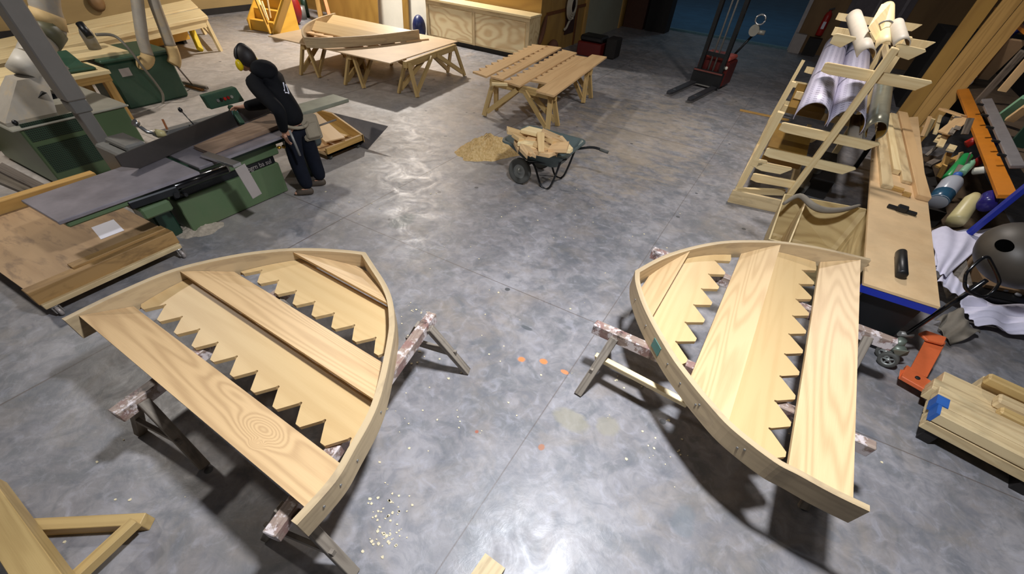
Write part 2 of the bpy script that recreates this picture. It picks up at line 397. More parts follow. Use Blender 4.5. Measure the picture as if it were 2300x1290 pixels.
    def grid(s, fn, nu, nv, thick=None, mi=0, smooth=True):
        vs = [V(fn(i / nu, j / nv)) for j in range(nv + 1) for i in range(nu + 1)]
        gs = [(i / nu, j / nv, 0) for j in range(nv + 1) for i in range(nu + 1)]
        w = nu + 1
        fs = [(j * w + i, j * w + i + 1, (j + 1) * w + i + 1, (j + 1) * w + i) for j in range(nv) for i in range(nu)]
        if thick is not None:
            th = V(thick); k = len(vs); vs2 = [q + th for q in vs]
            fs2 = [tuple(k + i for i in f[::-1]) for f in fs]
            ring = [i for i in range(w)] + [j * w + nu for j in range(1, nv + 1)] + [nv * w + i for i in range(nu - 1, -1, -1)] + [j * w for j in range(nv - 1, 0, -1)]
            fs3 = [(ring[(i + 1) % len(ring)], ring[i], k + ring[i], k + ring[(i + 1) % len(ring)]) for i in range(len(ring))]
            return s.add(vs + vs2, fs + fs2 + fs3, gs + gs, mi, smooth)
        return s.add(vs, fs, gs, mi, smooth)
    def build(s, name, mat, parent=None, bevel=0.0, local=False, label=None, kind=None, fixn=True):
        me = bpy.data.meshes.new(name)
        mats = mat if isinstance(mat, (list, tuple)) else [mat]
        inv = Matrix.Identity(4)
        if parent is not None and not local: inv = WM[parent.name].inverted()
        me.from_pydata([tuple(inv @ q) for q in s.v], [], s.f)
        for m in mats: me.materials.append(M[m] if isinstance(m, str) else m)
        for p, mi, sm in zip(me.polygons, s.mi, s.sm): p.material_index = mi; p.use_smooth = sm
        at = me.attributes.new('gr', 'FLOAT_VECTOR', 'POINT')
        at.data.foreach_set('vector', [c for q in s.g for c in q])
        if fixn:
            bm = bmesh.new(); bm.from_mesh(me); bmesh.ops.recalc_face_normals(bm, faces=bm.faces); bm.to_mesh(me); bm.free()
        o = bpy.data.objects.new(name, me); COL.objects.link(o)
        if parent is not None: o.parent = parent; WM[o.name] = WM[parent.name]
        else: WM[o.name] = Matrix.Identity(4)
        if bevel:
            b = o.modifiers.new('bevel', 'BEVEL'); b.width = bevel; b.segments = 1; b.limit_method = 'ANGLE'; b.angle_limit = 0.7
        if label: o['label'] = label
        if kind: o['kind'] = kind
        return o

def tag(o, label, cat, group=None, kind=None):
    o['label'] = label; o['category'] = cat
    if group: o['group'] = group
    if kind: o['kind'] = kind
    return o
def thing(name, label, cat, loc=(0, 0, 0), rz=0.0, group=None):
    o = bpy.data.objects.new(name, None); COL.objects.link(o); o.empty_display_size = 0.1
    o.location = loc; o.rotation_euler = (0, 0, rz)
    WM[o.name] = Matrix.Translation(V(loc)) @ Matrix.Rotation(rz, 4, 'Z')
    return tag(o, label, cat, group)
def single(mb, name, mat, label, cat, group=None, bevel=0.0, kind=None):
    """a thing that is one mesh, its origin at the middle of its underside"""
    xs = [q.x for q in mb.v]; ys = [q.y for q in mb.v]; zs = [q.z for q in mb.v]
    c = V(((min(xs) + max(xs)) / 2, (min(ys) + max(ys)) / 2, min(zs)))
    mb.v = [q - c for q in mb.v]
    o = mb.build(name, mat, bevel=bevel); o.location = c; WM[o.name] = Matrix.Translation(c)
    return tag(o, label, cat, group, kind)
def struct(mb, name, mat, label=None, bevel=0.0):
    o = mb.build(name, mat, bevel=bevel); o['kind'] = 'structure'
    if label: o['label'] = label
    return o
def kids(o): return [q for q in bpy.data.objects if q.parent is o]
def copy_tree(o, loc=None, rz=None, label=None, parent=None):
    c = o.copy(); COL.objects.link(c)
    if parent is not None: c.parent = parent
    if loc is not None: c.location = loc
    if rz is not None: c.rotation_euler = (0, 0, rz)
    if label: c['label'] = label
    for k in kids(o): copy_tree(k, parent=c)
    return c
def arc(p0, p1, p2, n=8):
    p0, p1, p2 = V(p0), V(p1), V(p2)
    return [p0 * (1 - t) ** 2 + p1 * 2 * t * (1 - t) + p2 * t * t for t in [i / n for i in range(n + 1)]]
def smooth_path(pts, n=6):
    pts = [V(p) for p in pts]; out = []
    for i in range(len(pts) - 1):
        p0 = pts[max(i - 1, 0)]; p1 = pts[i]; p2 = pts[i + 1]; p3 = pts[min(i + 2, len(pts) - 1)]
        for k in range(n):
            t = k / n
            out.append(0.5 * ((2 * p1) + (p2 - p0) * t + (2 * p0 - 5 * p1 + 4 * p2 - p3) * t * t + (3 * p1 - p0 - 3 * p2 + p3) * t ** 3))
    out.append(pts[-1]); return out
# ================================================================ setting
BW = 13.75      # face of the plywood partition
LW = -17.85     # left wall
SW = -7.0       # side wall with the glazed door
FY = 22.45      # far wall with the big opening
mb = MB(); mb.bx(-19, 9, -3, FY + 0.15, -0.1, 0.0); struct(mb, 'floor', 'floor')
mb = MB(); mb.bx(-19, 12, FY + 0.15, 45, -0.12, -0.02); struct(mb, 'trim_1', plain('yard paving', '#3d6a86', 0.7, var=0.15, scale=1.5), 'dark blue yard outside the big doorway')
mb = MB(); mb.bx(LW - 0.15, LW, -3, BW, 0, 5.5); struct(mb, 'wall_left', 'yellowwall' if 'yellowwall' in M else wood('panelled wall', '#a58c5c', '#7d6842', n=3, ring=0.3, along=0.4, across=1, rough=0.5))
mb = MB(); mb.bx(LW, LW + 0.03, -3, BW, 0, 0.16); struct(mb, 'baseboard_left', 'dark')
mb = MB(); mb.bx(LW - 0.15, SW, BW, BW + 0.15, 0, 5.5); struct(mb, 'wall_back', 'orangeply')
mb = MB()
mb.bx(SW - 0.15, SW, BW + 0.15, 17.2, 0, 5.5); mb.bx(SW - 0.15, SW, 20.75, FY, 0, 5.5); mb.bx(SW - 0.15, SW, 17.2, 20.75, 2.7, 5.5)
struct(mb, 'wall_side', 'orangeply')
mb = MB()
mb.bx(SW - 0.15, -6.35, FY, FY + 0.15, 0, 5.5); mb.bx(-0.55, 0.55, FY, FY + 0.15, 0, 5.5); mb.bx(0.55, 6.0, FY, FY + 0.15, 0, 5.5); mb.bx(-6.35, -0.55, FY, FY + 0.15, 4.3, 5.5)
struct(mb, 'wall_far', wood('far wall boarding', '#8c6c42', '#5f4526', n=3, ring=0.3, along=0.4, across=1, rough=0.6))
mb = MB(); mb.bx(6.0, 6.15, -3, FY + 0.15, 0, 5.5); struct(mb, 'wall_right', plain('right wall', '#3b3733', 0.7, var=0.1))
mb = MB(); mb.bx(-6.35, -0.55, FY - 0.02, FY + 0.17, 0, 0.06); struct(mb, 'trim_2', plain('door threshold', '#5f8791', 0.5), 'pale blue threshold strip of the big doorway')
mb = MB(); mb.bx(-0.55, -0.42, FY - 0.08, FY, 0, 4.3); struct(mb, 'trim_3', plain('white door jamb', '#b5aeac', 0.5), 'pale jamb right of the big doorway')
mb = MB(); mb.bx(0.75, 0.88, FY - 0.06, FY, 0, 4.3); mb.bx(0.88, 2.6, FY - 0.03, FY, 0, 4.3); struct(mb, 'trim_4', plain('grey wall panel', '#6c6468', 0.6), 'grey panel on the far wall')
mb = MB(); mb.bx(1.55, 1.62, FY - 0.07, FY - 0.03, 0, 4.3); mb.bx(2.3, 2.4, FY - 0.07, FY - 0.03, 0, 4.3); struct(mb, 'trim_5', plain('grey strip', '#8c8488', 0.5), 'grey vertical strips on the far wall')
# door with two dark panes in the side wall
mb = MB()
for (y0, y1, z0, z1) in ((17.2, 20.75, 0, 1.05), (17.2, 17.75, 1.05, 2.7), (18.75, 19.25, 1.05, 2.7), (20.25, 20.75, 1.05, 2.7), (17.75, 18.75, 2.45, 2.7), (19.25, 20.25, 2.45, 2.7)):
    mb.bx(SW - 0.06, SW + 0.02, y0, y1, z0, z1)
d = struct(mb, 'door_1', plain('pale door paint', '#9b9a86', 0.5, var=0.05), 'pale door with two tall dark panes')
for y0 in (17.75, 19.25):
    m2 = MB(); m2.bx(SW - 0.03, SW - 0.01, y0, y0 + 1.0, 1.05, 2.45); m2.build('pane', 'glass', d)
mb = MB()
for y0 in (17.0, 20.75): mb.bx(SW - 0.02, SW + 0.06, y0, y0 + 0.2, 0, 3.0)
struct(mb, 'trim_6', 'ochrewood', 'timber posts either side of the pale door')
mb = MB(); mb.bx(SW, SW + 0.03, 14.1, 17.0, 0.95, 1.02); mb.bx(SW, SW + 0.03, 16.3, 16.4, 0, 0.95); struct(mb, 'trim_7', plain('brown batten', '#6a3d18', 0.5), 'dark battens on the plywood side wall')

# ---------------------------------------------------------------- light
def lamp(name, loc, power, size, col, spot=None, aim=None):
    l = bpy.data.lights.new(name, 'AREA'); l.shape = 'DISK'; l.size = size; l.energy = power; l.color = col
    o = bpy.data.objects.new(name, l); COL.objects.link(o); o.location = loc
    d = (V(aim) - V(loc)) if aim else V((0, 0, -1)); o.rotation_euler = d.to_track_quat('-Z', 'Y').to_euler()
    return o
lamp('hall_lamp_near', (-0.3, 2.05, 4.7), 390, 0.42, (0.9, 0.93, 1.0))
lamp('hall_lamp_left', (-12.0, 12.5, 5.4), 800, 0.5, (1.0, 0.93, 0.85))
lamp('hall_lamp_aisle', (0.2, 9.6, 5.0), 190, 0.4, (1.0, 0.93, 0.88))
lamp('hall_lamp_west', (-9.5, 1.0, 6.0), 230, 0.5, (1.0, 0.94, 0.87))
lamp('yard_light', (-3.5, 27, 8), 65, 2.0, (0.4, 0.75, 1.0))
w = bpy.data.worlds.new('world'); scene.world = w; w.use_nodes = True
w.node_tree.nodes['Background'].inputs[0].default_value = (0.85, 0.9, 1.0, 1); w.node_tree.nodes['Background'].inputs[1].default_value = 0.055
vs = scene.view_settings; vs.view_transform = 'Standard'; vs.look = 'None'; vs.exposure = 0.0; vs.gamma = 1.0; vs.use_curve_mapping = False

# ================================================================ gothic louvre frames
def gothic(name, label, cat, tip, e1, e2, c1, c2, ztop, depth, th, mods, group=None, tooth_l='tooth', plank_m='larch', pitch=0.29, phases=None, drop=0.125, knots=None, screws=(), patch=None):
    """tip, e1, e2 and the outline curves c1 (e1->tip) c2 (e2->tip) are points on the top face plane.
    mods: list of (v_front, v_back, v_tips, v_notch, v_top) measured from the base line towards the tip"""
    T, A, B = [P(*q, ztop) for q in (tip, e1, e2)]
    ub = (B - A).normalized(); Mid = (A + B) / 2
    vb = V((-ub.y, ub.x, 0));
    if (T - Mid).dot(vb) < 0: vb = -vb
    def uv(p): q = P(*p, ztop) - Mid; return (q.dot(ub), q.dot(vb))
    W = lambda u, v, z: Mid.xy.to_3d() + ub * u + vb * v + V((0, 0, z))
    L = smooth_path([V((*uv(q), 0)) for q in c1], 5); Rr = smooth_path([V((*uv(q), 0)) for q in c2], 5)
    def inset(path, sgn):
        out = []
        for i, p in enumerate(path):
            d = (path[min(i + 1, len(path) - 1)] - path[max(i - 1, 0)]).normalized()
            out.append(p + V((d.y, -d.x, 0)) * th * sgn)
        return out
    Li, Ri = inset(L, 1), inset(Rr, -1)
    # trim the inner lines where they meet
    def cross(pa, pb):
        for i in range(len(pa) - 1):
            for j in range(len(pb) - 1):
                a, b, c, d = pa[i].xy, pa[i + 1].xy, pb[j].xy, pb[j + 1].xy
                r, s_ = b - a, d - c; den = r.x * s_.y - r.y * s_.x
                if abs(den) < 1e-9: continue
                t = ((c - a).x * s_.y - (c - a).y * s_.x) / den; q = ((c - a).x * r.y - (c - a).y * r.x) / den
                if 0 <= t <= 1 and 0 <= q <= 1: return a + r * t
        return None
    X = cross(Li, Ri)
    if X is None: X = (L[-1].xy + V((0, -th * 1.3)))
    zb = ztop - depth
    root = thing(name, label, cat, W(0, 0.9, zb), math.atan2(ub.y, ub.x), group)
    for path, inn in ((L, Li), (Rr, Ri)):
        inn = [q.copy() for q in inn]
        for q in inn:
            if q.y > X.y: q.x, q.y = X.x, X.y
        m = MB(); n = len(path); vsx = []; gs = []; Ls = 0
        for i in range(n):
            if i: Ls += (path[i] - path[i - 1]).length
            for (p, z, gy) in ((path[i], ztop, 0), (inn[i], ztop, th), (inn[i], zb, th + depth), (path[i], zb, 2 * th + depth)):
                vsx.append(W(p.x, p.y, z)); gs.append((Ls + R(0, 0.001), gy, 0))
        fs = []
        for i in range(n - 1):
            for k in range(4): fs.append((i * 4 + k, i * 4 + (k + 1) % 4, (i + 1) * 4 + (k + 1) % 4, (i + 1) * 4 + k))
        fs += [(3, 2, 1, 0), ((n - 1) * 4, (n - 1) * 4 + 1, (n - 1) * 4 + 2, (n - 1) * 4 + 3)]
        m.add(vsx, fs, gs); m.build('bent_rim', 'rim', root)
    def urange(v):
        def at(path):
            for i in range(len(path) - 1):
                a, b = path[i], path[i + 1]
                if (a.y - v) * (b.y - v) <= 0 and abs(a.y - b.y) > 1e-6: return a.x + (b.x - a.x) * (v - a.y) / (b.y - a.y)
            return X.x
        if v >= X.y: return (X.x, X.x)
        l, r = at(Li), at(Ri)
        if v < Li[0].y: l = Li[0].x
        if v < Ri[0].y: r = Ri[0].x
        return (l, r)
    zf = ztop - 0.012
    for k, (vf, vk, vt, vn, vtop) in enumerate(mods):
        vk2 = min(vk, X.y - 0.01)
        # sloping plank, front edge high
        m = MB(); rows = 8; top = []; bot = []; gs = []; off = V((R(0, 30), R(0, 30), 0)); t_ = 0.028
        for i in range(rows + 1):
            v = vf + (vk2 - vf) * i / rows; z = zf - drop * (v - vf) / (vk - vf); l, r = urange(v); l += 0.003; r -= 0.003
            for u in (l, r): top.append(W(u, v, z)); bot.append(W(u, v, z - t_)); gs.append(V((u, v, 0)) + off)
        mk = plank_m
        if knots and k == 0:
            gs = [q - off for q in gs]; kk = []
            for (kx, ky, su, sv, amp) in knots:
                q = P(kx, ky, ztop - .07) - Mid; kk.append((q.dot(ub), q.dot(vb), su, sv, amp))
            mk = wood('knotty larch board', '#ceae81', '#9e7d57', n=15, ring=0.45, along=0.2, across=3.2, rough=0.42, blotch=.15, knot=kk)
        N = len(top); fs = []
        for i in range(rows):
            a, b, c, d = 2 * i, 2 * i + 1, 2 * i + 3, 2 * i + 2
            fs += [(a, b, c, d), (N + a, N + d, N + c, N + b), (a, d, N + d, N + a), (b, N + b, N + c, c)]
        fs += [(0, N, N + 1, 1), (2 * rows, 2 * rows + 1, N + 2 * rows + 1, N + 2 * rows)]
        m.add(top + bot, fs, gs + gs); m.build('louvre_plank', mk, root)
        if vt is None: continue
        # toothed board
        zt = ztop - 0.15
        l0, r0 = urange(vt); ph = phases[k] if phases else 0.1
        loop = []
        def lim(u, v):
            l, r = urange(v); return (min(max(u, l + 0.004), r - 0.004), v)
        u = l0 + 0.006; c = l0 + ph
        loop.append(lim(l0, vn)) if ph > pitch * 0.7 else loop.append(lim(l0, vt + 0.02))
        tw, nw = 0.022, 0.014
        while c - pitch / 2 < r0 - 0.02:
            for (du, dv) in ((-tw, 0.0), (tw, 0.0), (pitch / 2 - nw, vn - vt - 0.02), (pitch / 2 - nw * 0.5, vn - vt), (pitch / 2 + nw * 0.5, vn - vt), (pitch / 2 + nw, vn - vt - 0.02)):
                uu = c + du
                rl, rh = urange(vt + dv)
                if rl + 0.006 < uu < rh - 0.006: loop.append((uu, vt + dv))
            c += pitch
        loop = [q for i, q in enumerate(loop)]
        K = 5
        for i in range(1, K + 1):
            v = vt + (vtop - vt) * i / K; loop.append((urange(v)[1] - 0.004, v))
        for i in range(K, 0, -1):
            v = vt + (vtop - vt) * i / K; loop.append((urange(v)[0] + 0.004, v))
        m = MB(); off = V((R(0, 30), R(0, 30), 0)); t_ = 0.03; n = len(loop)
        top = [W(u, v, zt + 0.055 * (v - vt) / (vtop - vt)) for u, v in loop]; bot = [q - V((0, 0, t_)) for q in top]
        gs = [V((u, v, 0)) + off for u, v in loop]
        m.add(top + bot, [list(range(n)), list(range(n, 2 * n))[::-1]] + [(i, n + i, n + (i + 1) % n, (i + 1) % n) for i in range(n)], gs + [q + V((0, 0, 0.03)) for q in gs])
        m.build('toothed_board', tooth_l, root)
    if patch:
        f_, z0_, z1_, ln_ = patch; i = int(f_ * (len(Rr) - 2)); p0, p1 = Rr[i], Rr[i + 1]; d_ = (p1 - p0).normalized(); nn = V((d_.y, -d_.x))
        if (p0.xy + nn * .1 - V((0, .8))).length < (p0.xy - V((0, .8))).length: nn = -nn
        w0 = W(p0.x, p0.y, (z0_ + z1_) / 2); n3 = ub * nn.x + vb * nn.y; d3 = ub * d_.x + vb * d_.y
        m = MB(); m.frame(w0, d3, n3, V((0, 0, 1)), ln_, .010, z1_ - z0_); m.build('paint_mark', plain('teal paint', '#4f7a70', 0.6, var=.1), root, label='teal paint mark')
    for (f_, z_) in screws:
        i = int(f_ * (len(Rr) - 2)); p0, p1 = Rr[i], Rr[i + 1]; p = p0.lerp(p1, f_ * (len(Rr) - 2) - i); d_ = (p1 - p0).normalized(); nn = V((d_.y, -d_.x))
        if (p.xy + nn * .1 - V((0, .8))).length < (p.xy - V((0, .8))).length: nn = -nn
        w0 = W(p.x, p.y, z_); n3 = ub * nn.x + vb * nn.y
        m = MB(); m.cyl(w0 - n3 * .004, w0 + n3 * .006, .008, 10); m.build('screw_head', 'greymetal', root)
    return root

gothic('louvre_frame', 'pointed timber louvre frame at the left, toothed boards, resting on paint-spattered trestles', 'frame',
       (821, 567), (138, 716), (667, 1180),
       [(138, 716), (258, 658), (390, 604), (522, 573), (627, 559.5), (700, 557.5), (774, 561.5), (821, 567)],
       [(667, 1180), (753, 1084), (795, 1014), (842, 927), (866, 850), (884, 757), (886.5, 718), (881, 673), (866, 636), (840, 596), (821, 567)],
       0.80, 0.186, 0.045, [(0.087, 0.40, 0.43, 0.565, 0.845), (0.825, 1.16, 1.2, 1.325, 1.62), (1.59, 1.9, None, 0, 0)],
       pitch=0.246, phases=(0.06, 0.03), knots=[(590, 962, .16, .075, .42), (581, 1000, .035, .028, .35), (520, 880, .3, .05, .18)], screws=[(.06, .72), (.11, .73), (.2, .70), (.33, .71)])
gothic('louvre_frame', 'pointed timber louvre frame at the right, on trestles by the pallet truck', 'frame',
       (1426.5, 608), (1954.7, 581), (1954, 1150),
       [(1954.7, 581), (1889, 565.7), (1827, 552.7), (1749.5, 541.8), (1672, 539.7), (1610, 543.4), (1548, 555.8), (1486, 576), (1426.5, 608)],
       [(1954, 1150), (1870, 1109.6), (1794, 1068), (1737, 1037), (1642, 963), (1583.7, 900), (1548, 856.5), (1511, 807), (1476.7, 751), (1452, 704.6), (1436.4, 667.4), (1427, 633), (1426.5, 608)],
       0.80, 0.186, 0.045, [(0.083, 0.40, 0.42, 0.565, 0.88), (0.86, 1.18, 1.25, 1.40, 1.69), (1.66, 1.9, None, 0, 0)],
       plank_m='larch2', pitch=0.297, phases=(0.16, 0.13), screws=[(.30, .73), (.31, .70), (.43, .73), (.44, .70), (.53, .71), (.60, .72), (.68, .71), (.74, .72), (.87, .72)], patch=(.665, .66, .75, .13))
gothic('louvre_frame', 'pointed timber louvre frame lying on the large sheet table at the back', 'frame',
       (683, 84), (750, 29), (941, 67),
       [(750, 29), (718, 38), (694, 49), (680, 60), (676, 71), (683, 84)],
       [(941, 67), (895, 73), (850, 78), (800, 82), (750, 84.5), (710, 85.5), (683, 84)],
       0.86, 0.18, 0.05, [(0.12, 0.5, 0.56, 0.72, 1.02), (1.0, 1.36, 1.42, 1.57, 1.8)],
       plank_m='tooth', tooth_l='beech', pitch=0.3, phases=(0.15, 0.1))

# ================================================================ trestles
def trestle(name, label, group, pa, pb, ztop, bw, bh, lm, legw=0.075, splay=0.28, inset=0.18, braces=True, mat='painted', legmat='greywood', stretch=True, cat='trestle'):
    """sawhorse with its beam from pa to pb (ends on plan), built about its own middle"""
    pa, pb = V(pa).xy.to_3d(), V(pb).xy.to_3d(); d = (pb - pa); Ln = d.length; d.normalize()
    root = thing(name, label, cat, (pa + pb) / 2, math.atan2(d.y, d.x), group)
    m = MB(); m.bx(-Ln / 2, Ln / 2, -bw / 2, bw / 2, ztop - bh, ztop); m.build('beam', mat, root, bevel=0.006, local=True)
    for ex in (-1, 1):
        xe = ex * (Ln / 2 - inset)
        for ey in (-1, 1):
            top = V((xe, ey * (bw / 2 + 0.01), ztop - bh * 0.35)); bot = V((xe + ex * 0.10, ey * splay, 0.0))
            dd = (bot - top).normalized()
            m = MB(); m.beam(top, bot - dd * 0.012, 0.05, legw, up=(ex, 0, 0)); m.build('leg', legmat, root, bevel=0.004, local=True)
        if stretch:
            zz = ztop * 0.42; y = splay * (1 - zz / ztop) + 0.03
            m = MB(); m.beam((xe + ex * 0.07, -y - 0.02, zz), (xe + ex * 0.07, y + 0.02, zz), 0.03, 0.07); m.build('cross_bar', legmat, root, local=True)
    if braces:
        for ey in (-1, 1):
            for ex in (-1, 1):
                m = MB(); m.beam((ex * Ln * 0.06, ey * (bw / 2 + 0.03), ztop - bh * 0.6), (ex * (Ln / 2 - inset + 0.04), ey * (splay * 0.86), 0.09), 0.045, 0.09); m.build('brace', legmat, root, local=True)
    return root

trestle('old_trestle', 'paint-spattered trestle under the right side of the left louvre frame', 'old painted trestles', P(970, 700, .62), P(600, 1200, .62), 0.612, 0.085, 0.10, None, braces=False, splay=0.36, inset=0.16)
trestle('old_trestle', 'paint-spattered trestle under the left side of the left louvre frame', 'old painted trestles', P(640, 640, .62), P(248, 925, .62), 0.612, 0.085, 0.10, None, braces=False, splay=0.36, inset=0.16)
trestle('old_trestle', 'dark red paint-spattered trestle under the near half of the right louvre frame', 'old painted trestles', P(1338, 722, .62), P(1972, 1000, .62), 0.612, 0.085, 0.11, None, braces=False, splay=0.36, inset=0.22)
trestle('old_trestle', 'paint-spattered trestle under the far half of the right louvre frame, near the pallet truck', 'old painted trestles', P(1468, 556, .62), P(2020, 765, .62), 0.612, 0.085, 0.11, None, braces=False, splay=0.36, inset=0.22)
mb = MB(); mb.beam(P(1338, 800, .33), P(1545, 909, .33), 0.045, 0.10, up=(0, -0.5, 1)); single(mb, 'pine_board', 'pinepale', 'pale pine board lying across the legs of the dark red trestle', 'board', bevel=0.004)

# new pine trestles
for (lab, a, b) in (('new pine trestle under the right end of the large sheet table', P(908, 141, .62), P(1022, 101, .62)),
                    ('new pine trestle under the middle of the large sheet table', P(782, 122, .62), P(890, 85, .62)),
                    ('new pine trestle under the left end of the large sheet table', P(678, 100, .62), P(780, 66, .62)),
                    ):
    trestle('pine_trestle', lab, 'new pine trestles', a, b, 0.64, 0.09, 0.12, None, mat='pine', legmat='pine', stretch=False, splay=0.26, inset=0.1, legw=0.10)
for (lab, a, b) in (('new pine trestle under the near end of the toothed boards', P(1102, 181, .6), P(1250, 216, .6)),
                    ('new pine trestle under the far end of the toothed boards', P(1225, 138, .6), P(1330, 160, .6))):
    trestle('pine_trestle', lab, 'new pine trestles', a, b, 0.64, 0.09, 0.12, None, mat='pine', legmat='pine', stretch=False, splay=0.26, inset=0.1, legw=0.10)
# the one at the bottom left corner
root = thing('pine_frame', 'new pine triangular frame lying at the bottom left corner', 'frame', P(120, 1230))
mb = MB(); mb.beam(P(332, 1172, .055), P(-60, 1192, .055), 0.085, 0.11); mb.build('rail', 'pine', root, bevel=0.004)
mb = MB(); mb.beam(P(306, 1172, .145), P(120, 1345, .145), 0.065, 0.07); mb.build('brace', 'pine', root, bevel=0.004)
mb = MB(); mb.beam(P(-40, 1095, .18), P(165, 1390, .30), 0.17, 0.14); mb.build('post', 'pine', root, bevel=0.004)
mb = MB(); mb.beam(P(50, 1200, .06), P(180, 1330, .06), 0.06, 0.12); mb.build('gusset', 'pine', root)

# large sheet on the trestles
cs = [P(601.7, 80.5, .66), P(875.6, 141.8, .66), P(1028, 92.5, .66)]; cs.append(cs[0] + cs[2] - cs[1])
mb = MB(); mb.prism([q - V((0, 0, .02)) for q in cs], (0, 0, 0.02)); single(mb, 'plywood_sheet', 'mdf', 'large thin tan sheet laid over pine trestles as a work table', 'sheet')
mb = MB(); mb.grid(lambda u, v: V((-9.3 - 0.75 * u, 8.75 + 0.28 * math.sin(u * 3.1) + 0.2 * u, 0.002 + v * 0.42)), 16, 1, (0.02, 0.02, 0)); single(mb, 'curved_panel', 'ochrewood', 'curved ochre panel standing on edge under the large sheet table', 'panel')
mb = MB(); mb.beam(P(912, 93, .675), P(962, 88, .675), 0.06, 0.03); single(mb, 'offcut_strip', 'beech', 'short strip lying beside the frame on the sheet table', 'strip')

# toothed boards and plank on the two pine trestles
def tboard(label, quad, z, teeth, n, mat='beech', th=0.032, name='toothed_board', both=False):
    a, b, c, d = [P(*q, z) for q in quad]   # near-left, near-right, far-right, far-left ; teeth on the left edge a->d
    e = d - a; L = e.length; e.normalize(); w = (b - a); w = w - e * w.dot(e); wn = w.normalized(); loop = []
    if teeth:
        p = L / n
        for i in range(n):
            for (q, dd) in ((0.0, 0.0), (0.18, 0.0), (0.55, 0.115), (0.62, 0.115), (0.98, 0.0)): loop.append(a + e * (p * (i + q)) + wn * dd)
        loop.append(d)
    else: loop = [a, d]
    loop += [c, b]
    m = MB(); m.prism(loop[::-1], (0, 0, -th), axis=e)
    return single(m, name, mat, label, 'board', 'toothed boards on the pine trestles' if teeth else None)
def q4(*a): return [(900 + x / 4.162, y / 4.162) for x, y in a]
tboard('leftmost toothed board on the pine trestles, rear edge near the cabinet', q4((672, 668), (800, 715), (1368, 428), (1225, 412)), .69, True, 11)
tboard('second toothed board from the left on the pine trestles', q4((838, 712), (950, 742), (1503, 442), (1365, 425)), .69, True, 11)
tboard('third toothed board from the left on the pine trestles', q4((966, 756), (1112, 803), (1648, 492), (1508, 460)), .69, True, 11)
tboard('pinkish toothed board beside the wide plain plank on the pine trestles', q4((1210, 748), (1368, 778), (1745, 535), (1610, 512)), .675, True, 9)
tboard('plain smooth plank at the right edge of the boards on the pine trestles', q4((1265, 848), (1432, 893), (1928, 530), (1790, 508)), .72, False, 0, name='plank')
mb = MB(); mb.beam(P(1105, 188, .655), P(1140, 190, .655), 0.08, 0.035); single(mb, 'packing_block', 'pinepale', 'pale packing block under the end of the leftmost toothed board', 'block')
# ================================================================ surface planer with its operator
jx = thing('surface_planer', 'long green surface planer with steel tables and a tall dark fence, at the worker', 'planer', (-5.9, 2.8, 0))
mb = MB(); mb.bx(-6.5, -5.81, 2.05, 3.52, 0.012, 0.42); mb.build('cabinet', 'green', jx, bevel=0.01)
mb = MB(); mb.bx(-6.48, -5.85, 2.07, 3.5, 0.0, 0.012); mb.build('plinth', 'dark', jx)
mb = MB(); mb.bx(-6.48, -5.85, 2.07, 3.5, 0.42, 0.52); mb.build('recess_band', 'darkmetal', jx)
mb = MB(); mb.bx(-6.5, -5.80, 2.05, 3.58, 0.52, 0.66); mb.build('upper_body', 'green', jx, bevel=0.012)
mb = MB(); mb.bx(-6.5, -5.76, 2.05, 4.05, 0.66, 0.765); mb.build('table_bed', 'greendk', jx, bevel=0.008)
mb = MB(); mb.prism([(-6.12, 0.90, .765), (-5.42, 0.90, .765), (-5.42, 2.3, .765), (-6.2, 2.3, .765)], (0, 0, 0.035), axis=(0, 1, 0)); mb.build('infeed_table', 'castiron', jx, bevel=0.006)
mb = MB(); mb.bx(-6.05, -5.45, 0.95, 2.2, 0.70, 0.765); mb.build('table_apron', 'green', jx, bevel=0.015)
mb = MB(); mb.prism([(-6.25, 2.36, .765), (-5.52, 2.36, .765), (-5.62, 4.1, .765), (-6.5, 4.1, .765)], (0, 0, 0.035), axis=(0, 1, 0)); mb.build('outfeed_table', 'castiron', jx, bevel=0.006)
mb = MB(); mb.beam((-6.28, 4.0, .775), (-6.25, 5.27, .775), 0.36, 0.05); mb.build('outfeed_extension', plain('grey green bar', '#8b8d7c', 0.45, 0.2), jx, bevel=0.01)
mb = MB(); mb.bx(-6.6, -5.78, 4.0, 4.35, 0.42, 0.74); mb.build('end_housing', plain('slate paint', '#454c4a', 0.5), jx, bevel=0.05)
# fence
fa, fb = V((-5.93, 1.80, 0)), V((-6.47, 4.12, 0)); fd = (fb - fa).normalized(); fn = V((fd.y, -fd.x, 0))
mb = MB(); mb.prism([fa + fd * 0.16 + V((0, 0, .803)), fb + V((0, 0, .803)), fb + V((0, 0, .99)), fa - fd * 0.0 + V((0, 0, .99)), fa + V((0, 0, .88))], fn * -0.02, axis=fd); mb.build('fence', 'fence', jx, bevel=0.003)
mb = MB(); mb.bx(-6.85, -6.25, 1.95, 2.35, 0.50, 0.86); mb.bx(-6.75, -6.3, 2.05, 2.28, 0.86, 0.93); mb.build('fence_carriage', 'greymetal', jx, bevel=0.02)
mb = MB(); mb.bx(-6.7, -6.28, 2.35, 3.9, 0.60, 0.66); mb.bx(-6.6, -6.5, 2.5, 3.8, 0.86, 0.9); mb.build('fence_rail', 'greymetal', jx)
